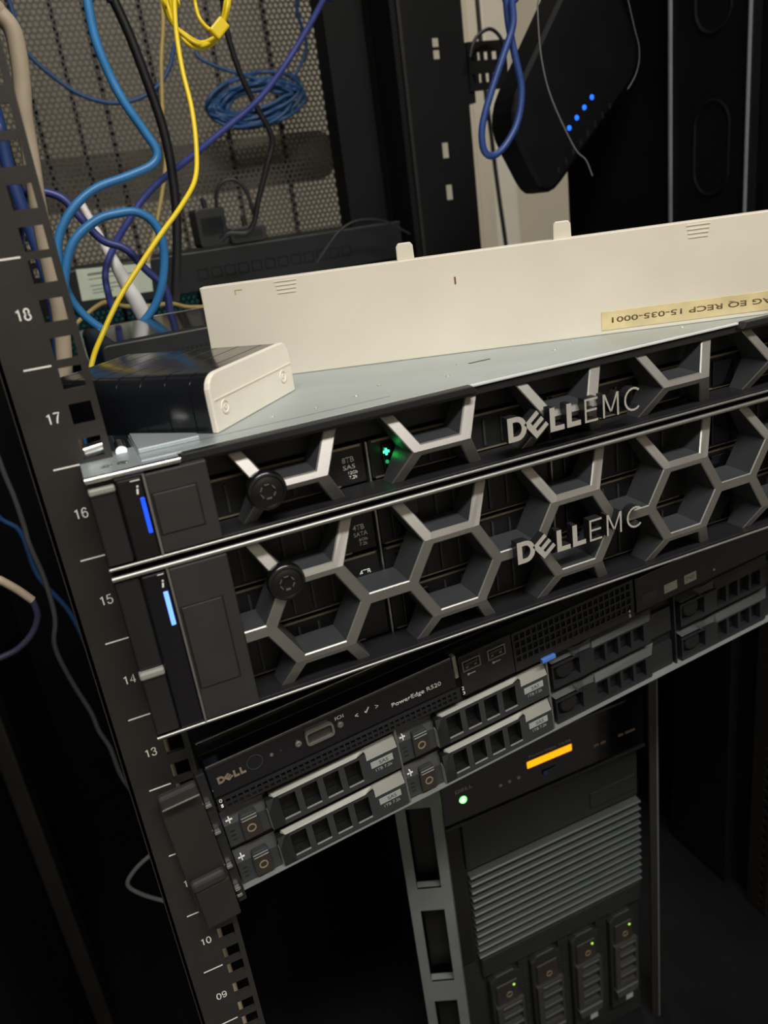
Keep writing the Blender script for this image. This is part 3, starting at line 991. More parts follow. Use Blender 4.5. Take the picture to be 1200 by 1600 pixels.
def carrier(x, z, grey=True):
    """3.5 inch hot-swap carrier; grey ones hold drives, black ones are blanks"""
    body, dark = ('carrier_grey', 'carrier_dark') if grey else ('blank_black', 'deep_black')
    c = empty('drive_carrier', (x, 8, z), parent=s5)
    box_obj('carrier_back', 'deep_black', c, 0.6, 108.6, -0.6, 0.5, 0.4, 27.4)
    H = 27.6
    if grey:
        k = MB()                                # latch end: sloping top face, plain front
        k.prism([(0.8, 0.6), (25.0, 0.6), (25.0, 14.6), (0.8, 15.8)], -5.2, 0.2)
        k.quad([(0.8, -5.2, 15.8), (25, -5.2, 14.6), (27.6, -1.2, H - 5.6), (0.8, -1.2, H - 4.6)])
        k.quad([(0.8, -5.2, 15.8), (0.8, -1.2, H - 4.6), (0.8, 0.2, H - 4.6), (0.8, 0.2, 0.6), (0.8, -5.2, 0.6)])
        k.build('latch_end', 'carrier_dark', c)
        bt_ = MB()
        bt_.prism([(9.4, 1.6), (20.2, 1.6), (20.2, 14.0), (19.4, 14.6), (10.2, 14.6), (9.4, 14.0)], -7.0, -5.0)
        b_ = bt_.build('release_button', 'button_brown', c, 0.5)
        h_ = MB()
        h_.prism([(9.4, 14.4), (20.2, 14.4), (19.6, 18.4), (18.6, 19.2), (11.0, 19.2), (10.0, 18.4)], -7.4, -3.0)
        h_.build('button_cap', 'carrier_dark', c, 0.5)
        box_obj('cap_line', 'carrier_grey', c, 10.4, 19.4, -7.7, -7.2, 17.0, 17.5)
        box_obj('cap_line', 'carrier_grey', c, 10.6, 19.2, -7.7, -7.2, 15.0, 15.5)
        MB().ring((14.8, 8.6), 1.9, 2.7, -7.3, -6.9, 22).build('button_ring', 'ring_tan', c)
        ic = MB()
        ic.box(2.6, 6.4, -4.3, -3.2, 17.6, 18.3).box(4.2, 4.9, -4.9, -2.8, 16.2, 20.0)
        ic.build('status_icon', 'print_white', c)
        for q in (4.5, 7.5, 10.5):
            box_obj('light_slit', 'deep_black', c, 3.0, 5.6, -5.4, -5.1, q, q + 0.6)
    # handle: front grille with four openings and a wide sloping top face
    hx0, hx1 = 26.0, 108.6
    g = MB()
    if grey:
        us = [26.0, 33.4, 43.2, 47.0, 56.8, 60.6, 70.4, 74.2, 84.0, 88.4, 108.6]
        hs = {(i, 1) for i in (1, 3, 5, 7)}
        g.gridplate(us[:9] + [88.4], [0.6, 4.6, 19.6, 21.8], hs, -8.0, -1.0, 0, 2)  # opening walls coloured black for the shade inside the holes
        g.gridplate([88.4, 108.6], [0.6, 16.4], set(), -8.0, -1.0)
        inner = [(26.0, 0.6), (26.0, 13.0), (31.0, 21.8), (82.6, 21.8), (88.4, 16.4), (108.6, 16.4)]
        outer = [(25.4, 0.6), (25.4, 14.0), (29.6, H - 4.2), (80.0, H - 4.0), (89.0, H - 3.8), (108.8, H - 3.6)]
        for i in range(len(inner) - 1):
            a, b_, c_, d_ = inner[i], inner[i + 1], outer[i + 1], outer[i]
            g.quad([(a[0], -8.0, a[1]), (b_[0], -8.0, b_[1]), (c_[0], -4.6, c_[1]), (d_[0], -4.6, d_[1])], 1)  # sloping face coloured paler than the front, as lit from above
        g.gridplate([29, 108.6], [17, H - 4.0], set(), -4.6, -1)
        g.quad([(26.0, -8, 13.0), (26.0, -8, 0.6), (33.4, -8, 0.6), (33.4, -8, 21.8), (31.0, -8, 21.8)], 0)
        g.quad([(108.6, -8, 0.6), (108.8, -4.6, 0.6), (108.8, -4.6, H - 3.6), (108.6, -8, 16.4)], 0)
        g.build('handle', ['carrier_dark', 'carrier_grey', 'deep_black'], c)
        for i in (1, 3, 5, 7):
            box_obj('opening_edge', 'carrier_grey', c, us[i] + 0.4, us[i + 1], -8.4, -7.7, 4.0, 4.7)
        lb = box_obj('capacity_label', 'label_grey', c, 90.2, 104.8, -8.25, -7.95, 9.6, 14.0)
        text('label_text', 'SAS', 'label_ink', c, 95.6, 10.6, -8.3, 2.4, 6.0, depth=0.04)
        text('label_text', '1TB 7.2k', 'label_grey', c, 92.6, 6.2, -8.05, 2.0, 11.0, depth=0.05)
    else:
        g.gridplate([4, 5.0, 26.0, 33.0, 38.0, 47.0, 49.2, 58.2, 60.4, 69.4, 71.6, 80.6, 86.0], [0.6, 3.6, 17.0, 18.4], {(1, 1), (4, 1), (6, 1), (8, 1), (10, 1)}, -6.0, -1.0)
        inner = [(4, 20.6), (20, 20.6), (27, 15.0), (34, 15.6), (37, 18.4), (86, 18.4)]
        outer = [(2, H - 4), (14, H - 4), (20, H - 4.4), (30, H - 6.0), (40, H - 4.6), (92, H - 4)]
        for i in range(len(inner) - 1):
            a, b_, c_, d_ = inner[i], inner[i + 1], outer[i + 1], outer[i]
            g.quad([(a[0], -6.2, a[1]), (b_[0], -6.2, b_[1]), (c_[0], -1.4, c_[1]), (d_[0], -1.4, d_[1])], 1)
        g.gridplate([26, 38], [14, 18.2], set(), -6.4, -5.8)
        g.gridplate([86.0, 107], [0.6, 20], set(), -3.5, -1.0)
        g.build('blank_grille', ['blank_black', 'carrier_dark'], c)
        cu = MB()
        cu.lathe((15.5, -2.0, 11.5), (0, -1, 0), [(8.0, 0), (6.5, 2.2), (0.1, 2.4)], 20)
        cu.build('finger_cup', 'deep_black', c, smooth=40)
    return c


for col_ in range(4):
    for row_ in range(2):
        carrier(110.0 * col_ + 0.6, 27.8 * (1 - row_) + 0.4, col_ < 2)
for q in (1, 2):
    b5('bay_divider', 'divider_steel', None, 110 * q - 0.4, 110 * q + 0.8, 0.5, 9, 0.2, 57.4)
b5('bay_divider', 'vent_black', None, 329.6, 330.8, 3, 9, 0.2, 57.4)
# left ear: broad latch with two turned lips and small bright clips
er = b5('ear', 'rail_black', None, -26.5, -4.6, -3.0, 1.6, 2, 78, 0.8)
b5('ear_lip', 'grip_black', er, -25.5, -5.0, -8.0, -2.8, 79.0, 87, 1.6)
b5('ear_lip_highlight', 'trim_silver', er, -25.2, -5.2, -8.6, -7.6, 79.2, 80.2, 0.3)  # silver strip laid on the black lip as its highlight
b5('ear_lip', 'grip_black', er, -25.5, -6.0, -8.5, -2.8, 19.5, 26.5, 2.0)
b5('ear_plate', 'rail_black', er, -24.5, -5, -7.4, -2.8, -8, 19.4, 0.8)
b5('ear_flange', 'vent_black', er, -4.4, 0.6, -1.5, 4, -6, 86, 0.4)
for zz in (66, 47, 22, 5, 0):
    b5('clip', 'bright_steel', er, -4.6, -1.0, -4.5, -1.4, zz, zz + 2.2, 0.5)
b5('ear', 'rail_black', None, 440.6, 466, -3.0, 1.6, 2, 78, 0.8)

# ------------------------------------------------------------------ tower server standing in the bottom of the cabinet
TX0, TX1, TY = -36.0, 181.0, 148.0
TZ0, TZ1 = FLOOR + 18, -366.0
tw = tag(empty('tower_server', (TX0, TY, TZ0)), 'dark tower server low in the cabinet with glowing orange display and slatted front', 'server')


def bt_(n, m, p, x0, x1, y0, y1, z0, z1, bevel=0.0):
    return box_obj(n, m, p or tw, x0 - TX0, x1 - TX0, y0 - TY, y1 - TY, z0 - TZ0, z1 - TZ0, bevel)


bt_('chassis', 'tower_black', None, TX0 + 2, TX1 - 2, TY + 6, TY + 560, TZ0, TZ1 - 2, 2)
hd = bt_('control_head', 'gloss_black', None, TX0, TX1, TY - 10, TY + 6, -424, TZ1, 2.5)
bt_('head_ledge', 'tower_black', hd, TX0, TX1, TY - 11, TY + 4, -428, -424.4, 1)
bt_('head_ledge', 'tower_black', hd, TX0 + 4, TX1 - 4, TY - 6, TY + 4, -433, -429, 1)
bt_('display', 'lcd_amber', hd, 50.5, 98.0, TY - 10.6, TY - 9.6, -396.5, -389.5, 0.3)
text('model_marking', 'PowerEdge T630', 'label_grey', hd, 53 - TX0, -386.5 - TZ0, -10.1, 2.8, 44, depth=0.05)
text('maker_text', 'DELL', 'label_grey', hd, -22 - TX0, -391.5 - TZ0, -10.1, 3.2, 17, depth=0.05)
MB().lathe((-15.5 - TX0, -10, -400.5 - TZ0), (0, -1, 0), [(3.4, 0), (3.2, 0.8), (1.4, 0.8), (1.1, 0.5), (0.1, 0.5)], 20).build('power_light', 'led_green_tower', hd)
for i, xx in enumerate((22, 31.5, 41)):
    MB().lathe((xx - TX0, -10, -402 - TZ0), (0, -1, 0), [(1.6, 0), (1.4, 0.6), (0.1, 0.7)], 14).build('menu_button', 'label_grey', hd, smooth=40)
for xx in (122, 130, 150, 158, 164):
    bt_('port_mark', 'ring_tan', hd, xx, xx + 5.5, TY - 10.2, TY - 9.8, -404, -401.6)
bt_('pull_tab', 'cable_navy', hd, 66, 70, TY - 11.6, TY - 10.4, -410.5, -406, 0.3)
bt_('pull_tab_ridge', 'cable_blue', hd, 70, 80, TY - 11.2, TY - 10.4, -407.5, -406, 0.3)
bt_('front_panel', 'tower_black', None, TX0 + 4, TX1 - 2, TY + 1, TY + 6, TZ0 + 2, -434, 1)
bt_('bay_cover', 'tower_black', None, -17, TX1 - 4, TY - 3, TY + 2, -489, -434, 1)
bt_('bay_cover_trim', 'tower_black', None, 120, TX1 - 8, TY - 4.4, TY - 2.8, -480, -462, 0.6)
bt_('side_channel', 'deep_black', None, TX0 + 3, -19, TY - 2, TY + 2, -602, -436, 0.5)
NS = 12
for i in range(NS):
    z1 = -490.5 - i * (110.0 / NS)
    sl = MB()
    zz1, zz0 = z1 - TZ0, z1 - 110.0 / NS - TZ0
    xa, xb = -16 - TX0, TX1 - 4 - TX0
    sl.loft([[(xx_, 0.5, zz0 + 1.0), (xx_, -7.0, zz0 + 2.4), (xx_, -7.4, zz0 + 4.2), (xx_, -6.4, zz0 + 5.0), (xx_, 0.5, zz0 + 6.0)] for xx_ in (xa, xb)])
    sl.build('slat', 'tower_slat', tw)
# drive cage: vertical carriers with honeycomb strips between
for i, (xa, xb) in enumerate(((-9, 25), (38, 72), (86, 119), (134, 166))):
    c = empty('drive_carrier', (xa - TX0, 0, -764 - TZ0), parent=tw)
    w = xb - xa
    bd = MB()
    bd.prism([(0, 0), (w, 0), (w, 128), (w * 0.8, 134), (w * 0.2, 134), (0, 128)], -8, 1)
    bd.build('carrier_body', 'tower_black', c, 1.2)
    box_obj('release_button', 'button_brown', c, 5, w - 5, -10, -8, 96, 122, 1.0)
    MB().ring((w * 0.55, 106), 2.6, 3.4, -10.4, -9.9, 20).build('button_ring', 'ring_tan', c)
    if i != 1:
        MB().lathe((w * 0.72, -10, 116.5), (0, -1, 0), [(1.3, 0), (1.2, 0.5), (0.1, 0.6)], 12).build('activity_light', 'led_lime', c)
    hg = MB()
    hg.gridplate([3, 9, w - 3, w], [30, 36, 47, 51, 62, 66, 77, 81, 90, 95], {(1, k) for k in (1, 3, 5, 7)}, -12, -7.8)
    hg.build('handle', 'tower_carrier', c)
    for k in (47, 62, 77, 90):
        box_obj('handle_bar', 'tower_slat', c, 9, w - 3, -13, -11.5, k, k + 3, 0.5)
    lp = MB()
    lp.prism([(4, 20), (w - 2, 20), (w - 1, 31), (2, 31)], -14, -7.8)
    lp.build('handle_lip', 'tower_slat', c, 1.0)
    box_obj('capacity_label', 'label_grey', c, w * 0.56, w * 0.84, -8.6, -7.9, 4, 19)
for xa, xb in ((26, 37), (73, 85), (120, 133)):
    hs = MB()
    us = [xa - TX0, xa + 1.6 - TX0, xa + 4.4 - TX0, xa + 6.4 - TX0, xa + 9.2 - TX0, xb - TX0]
    vs, hh = [-762 - TZ0], set()
    for q in range(30):
        vs += [-760 + q * 4.2 - TZ0, -757.4 + q * 4.2 - TZ0]
        hh |= {(1, 2 * q + 1), (3, 2 * q + 1)}
    vs.append(-630 - TZ0)
    hs.gridplate(us, vs, hh, -3, -1)
    hs.build('vent_column', 'tower_black', tw)
bt_('cage_head', 'tower_black', None, -14, TX1 - 3, TY - 5, TY + 1, -628, -602, 2)

# ------------------------------------------------------------------ slotted uprights either side of the tower
def upright(x, y, ang, w, label, m='upright_grey'):
    o = empty('slotted_upright', (x, y, FLOOR + 18), (0, 0, ang))
    tag(o, label, 'bracket')
    b = MB()
    sw = (w - 21) / 2
    vs, hh = [0.0], set()
    z = -790.0
    j = 1
    tops = []
    for k in range(4):
        z1 = -373.0 - k * 112.5
        tops.append((z1 - 88, z1))
    for za, zb_ in sorted(tops):
        vs += [za - FLOOR - 18, zb_ - FLOOR - 18]
        hh.add((1, j))
        j += 2
    vs.append(-272 - FLOOR - 18)
    b.gridplate([0, sw, w - sw, w], vs, hh, 0, 2.5)
    rd = 26 if m == 'upright_grey' else 7
    b.box(0, 2.5, 2.5, rd, 0, vs[-1]).box(w - 2.5, w, 2.5, rd, 0, vs[-1])
    b.build('slotted_plate', m, o, 0.4)
    for za, zb_ in tops:
        box_obj('slot_shelf', m, o, sw, w - sw, 0.4, min(9, rd), za - FLOOR - 20, za - FLOOR - 18, 0.3)
        box_obj('slot_core', 'deep_black', o, sw + 1, w - sw - 1, rd - 7.5 if rd > 10 else 5, rd - 6 if rd > 10 else 6, za - FLOOR - 18, zb_ - FLOOR - 18)
    if m != 'upright_grey':
        for xx in (0.0, w - 2.0):
            box_obj('plate_edge', 'upright_grey', o, xx, xx + 2.0, -1.2, 0, 0, vs[-1], 0.3)
    return o


upright(-82, 128, radians(-24), 38, 'grey slotted metal upright left of the tower server')
upright(190, 132, radians(52), 34, 'dark slotted metal upright right of the tower server', 'rail_black')

# ------------------------------------------------------------------ beige blanking panel standing on the top server
BA = Vector((-104, 96, 0.45))
bd_ = (Vector((140, -16, 0)) - Vector((-104, 96, 0))).normalized()
bang = math.atan2(bd_.y, bd_.x)
bp = tag(empty('blanking_panel', BA, (0, 0, bang)), 'long cream plastic blanking panel standing on the top server with yellowed tape label', 'panel')
p = MB()
sh = [(-54.5, 0.0), (330, 0.0), (330, 57.0), (-53.0, 57.0)]
p.prism(sh, 0, 2.6)
p.build('panel_face', 'beige_plastic', bp, 0.6)
p = MB()
p.box(-52.6, 329, 2.6, 13, 54.6, 56.8).box(-54.0, -51.8, 2.6, 13, 0.2, 56.8).box(-52.6, 329, 2.6, 9, 0.0, 2.0)
p.build('panel_flange', 'beige_plastic', bp, 0.4)
box_obj('panel_foot', 'beige_plastic', bp, -30, -22, 2.6, 16, 0, 30, 0.4)
for s0, s1 in ((63.4, 73.6), (153.2, 163.6)):
    t_ = MB()
    t_.prism([(s0, 55.5), (s1, 55.5), (s1 - 0.2, 64.6), (s1 - 1.6, 66.4), (s0 + 1.6, 66.4), (s0 + 0.2, 64.6)], 2.8, 5.4)
    t_.build('clip_tab', 'beige_plastic', bp, 0.6)
for s0 in (-9, 227):
    for q in range(4):
        box_obj('moulded_line', 'beige_plastic', bp, s0 + 0.4 * q, s0 + 13 - 0.4 * q, -0.35, 0.1, 54.6 - q * 2.2, 55.1 - q * 2.2)
box_obj('corner_mark', 'cable_tan', bp, -33, -28.5, -0.12, 0.1, 52.8, 53.3)
box_obj('corner_mark', 'cable_tan', bp, -33, -32.5, -0.12, 0.1, 50.6, 53.0)
box_obj('rust_spot', 'rust', bp, 95.0, 96.0, -0.15, 0.1, 40.0, 44.2)
tp = box_obj('tape_label', 'tape_yellow', bp, 178.3, 287, -0.3, 0.05, 2.6, 13.2)
text('tape_text', 'AG EQ RECP 15-035-0001', 'tape_ink', bp, 276.2, 10.2, -0.34, 3.7, 92.0, ux=(-1, 0, 0), uz=(0, 0, -1), depth=0.05, bold=0.012)

# ------------------------------------------------------------------ black ribbed box with cream end plate
ubase = Vector((-178.8, -3.6, 0.45))
ud = (Vector((-125.6, 56.6, 0)) - Vector((-182.2, -1.8, 0))).normalized()
ua = math.atan2(ud.y, ud.x)
pb = tag(empty('power_box', ubase, (0, 0, ua)), 'glossy black ribbed box with cream end plate lying on the top server', 'power supply')
W_, H_ = 80.0, 27.6
prof = [(0, 0), (W_, 0), (W_ + 0.2, H_ - 9)] + [(W_ - 7 + 7 * cos(a), H_ - 8 + 8 * sin(a)) for a in (radians(15), radians(35), radians(55), radians(75), radians(90))] + [(9 + 9 * cos(a), H_ - 8 + 8 * sin(a)) for a in (radians(90), radians(110), radians(130), radians(150), radians(170))] + [(0, H_ - 9)]
f_ = MB()
f_.prism(prof, 0, 3.2)
f_.build('end_plate', 'white_plastic', pb, 0.7)
L_ = 105.0
bd2 = MB()
sc = lambda k, yy: [(W_ / 2 + (x - W_ / 2) * k, yy, 0.2 + (z) * k) for x, z in prof]
rings = []
y = 3.0
for gi in range(7):
    y1 = y + (14.2 if gi else 9.0)
    rings += [sc(0.985, y), sc(0.985, y1 - 1.0), sc(0.972, y1 - 0.9), sc(0.972, y1 - 0.1)]
    y = y1
rings.append(sc(0.985, y))
rings.append(sc(0.985, y + 4))
bd2.loft(rings)
bd2.build('ribbed_case', 'box_black', pb, smooth=32)
box_obj('seam_line', 'white_plastic', pb, 2.2, W_ - 1, -0.35, 0.1, 15.0, 15.6)
for xx in (10, 69):
    mk = MB()
    mk.ring((xx, 10.5), 2.6, 3.4, -0.45, 0.1, 18).ring((xx, 10.5), 0.5, 1.2, -0.45, 0.1, 12)
    mk.build('moulded_screw', 'white_plastic', pb)

# ------------------------------------------------------------------ black router and white access point behind
rt = tag(empty('black_router', (-168, 255, 0.45), (0, 0, radians(2))), 'flat black router with vent holes behind the ribbed box', 'router')
MB().prism(rrect(-46, 62, 0, 27, 5), -68, 68).build('router_case', 'router_black', rt, 1.5)
vh = MB()
for i in range(16):
    for r in range(2):
        vh.cyl((-2 + i * 3.2 + r * 1.6, -67.6, 12 + r * 3.4), (-2 + i * 3.2 + r * 1.6, -68.3, 12 + r * 3.4), 0.9, 8)
vh.build('vent_hole', 'deep_black', rt)
rt_s = box_obj('gloss_strip', 'gloss_black', rt, -36, 50, -60, 55, 26.9, 27.3, 0.1)
wr = tag(empty('white_access_point', (-128, 400, 0.45), (0, 0, radians(-6))), 'white wireless router with one upright white antenna behind the black router', 'router')
MB().prism(rrect(-32, 70, 0, 16, 5), -50, 50).build('access_point_case', 'router_white', wr, 2)
an = MB()
an.lathe((-26, -16, 12), (-32, 10, 108), [(6.6, 0), (7.0, 10), (6.6, 40), (4.8, 62), (3.5, 84), (3.3, 92), (2.6, 92.5), (2.6, 97), (3.2, 97.5), (3.0, 119), (0.1, 120)], 20)
an.build('antenna', 'router_white', wr, smooth=35)

# ------------------------------------------------------------------ rear network switch, its sticker, hanging power adapters
sw = tag(empty('network_switch', (0, 640, 17)), 'dark flat network switch mounted across the rear rails', 'switch')
box_obj('switch_case', 'switch_dark', sw, -222, 214, 0, 200, 0, 46.5, 1.5)
box_obj('mounting_ear', 'switch_dark', sw, -240, -222, -2, 0, 2, 44, 0.5)
st = MB()
st.prism([(-197, 12), (-116, 10), (-112, 42), (-195, 47)], -0.6, 0.1)
st.build('paper_label', 'sticker', sw)
for i, (xa, xb, zz) in enumerate(((-184, -150, 38), (-184, -128, 33.5), (-184, -140, 26), (-183, -146, 21.5), (-183, -160, 18))):
    box_obj('label_line', 'sticker_ink', sw, xa, xb, -0.75, -0.5, zz, zz + (2.6 if i == 0 else 1.1))
for i in range(12):
    b = MB()
    xx = -60 + i * 17
    b.gridplate([xx, xx + 1, xx + 12, xx + 13], [14, 15, 25, 26], {(1, 1)}, -0.8, 0.2)
    b.build('network_port', 'frame_black', sw)


def brick(name, loc, rz, tilt, sx, sy, sz, label):
    o = tag(empty(name, loc, (tilt, 0, rz)), label, 'power adapter')
    MB().prism(rrect(-sx / 2, sx / 2, 0, sz, 5), -sy / 2, sy / 2).build('adapter_case', 'adapter_black', o, 1.5)
    MB().cyl((0, 0, sz - 1), (-2, 0, sz + 12), 3.6, 12, 2.4).build('cord_grip', 'cable_black', o, smooth=40)
    box_obj('rating_plate', 'switch_dark', o, -sx / 2 + 5, sx / 2 - 5, -sy / 2 - 0.3, -sy / 2, sz * 0.3, sz * 0.75)
    return o


brick('power_adapter', (-32, 655, 66), radians(8), 0, 37, 26, 44, 'black power adapter standing on the rear switch under a looped cord')
brick('power_adapter', (16, 670, 64), radians(-5), radians(0), 46, 30, 20, 'low black power adapter lying on the rear switch beside the upright one')

# ------------------------------------------------------------------ black unit with blue lights hanging at the right
hd_ = tag(empty('wall_router', (266, 400, 66), (0, 0, 0)), 'black rounded unit with four blue lights tilted at the right rear', 'router')


def corner(p, a, b_, r, n=5):
    """round the corner p between directions a and b_"""
    p0, p1 = p + a * r, p + b_ * r
    return [((1 - t) ** 2 * p0 + 2 * t * (1 - t) * p + t * t * p1) for t in [i / n for i in range(n + 1)]]


CN = [Vector((0, 0)), Vector((130, 121)), Vector((70, 245)), Vector((-45, 85))]
rq = []
for i in range(4):
    p_, a_, b_ = CN[i], CN[i - 1], CN[(i + 1) % 4]
    rq += corner(p_, (a_ - p_).normalized(), (b_ - p_).normalized(), (26, 34, 30, 34)[i])
b = MB()
b.prism([(q.x, q.y) for q in rq], -20, 22)
b.build('unit_case', 'case_black', hd_, 5, 3)
box_obj('mounting_arm', 'case_black', hd_, 60, 134, 22, 40, 110, 150, 2)
e_ = MB()
e_.tube([(q.x, -20.2, q.y) for q in rq[6:12]] + [(100, -20.2, 203)], 0.5, 8, 3)
e_.build('rim_highlight', 'cable_grey', hd_, smooth=60)  # thin grey tube laid along the rim as a painted highlight
for i in range(4):
    q = Vector((31, 68)).lerp(Vector((60, 94)), i / 3)
    MB().lathe((q.x, -20, q.y), (0, -1, 0), [(2.6, 0), (2.3, 0.6), (0.1, 0.8)], 16).build('status_light', 'led_switch', hd_)
for i in range(8):
    q = Vector((16, 30)).lerp(Vector((82, 84)), i / 7)
    k = MB()
    k.prism([(q.x - 1.0, q.y - 3), (q.x + 1.0, q.y - 3), (q.x + 0.6, q.y + 3), (q.x - 1.4, q.y + 3)], -20.3, -19.9)
    k.build('vent_slit', 'drive_black', hd_)

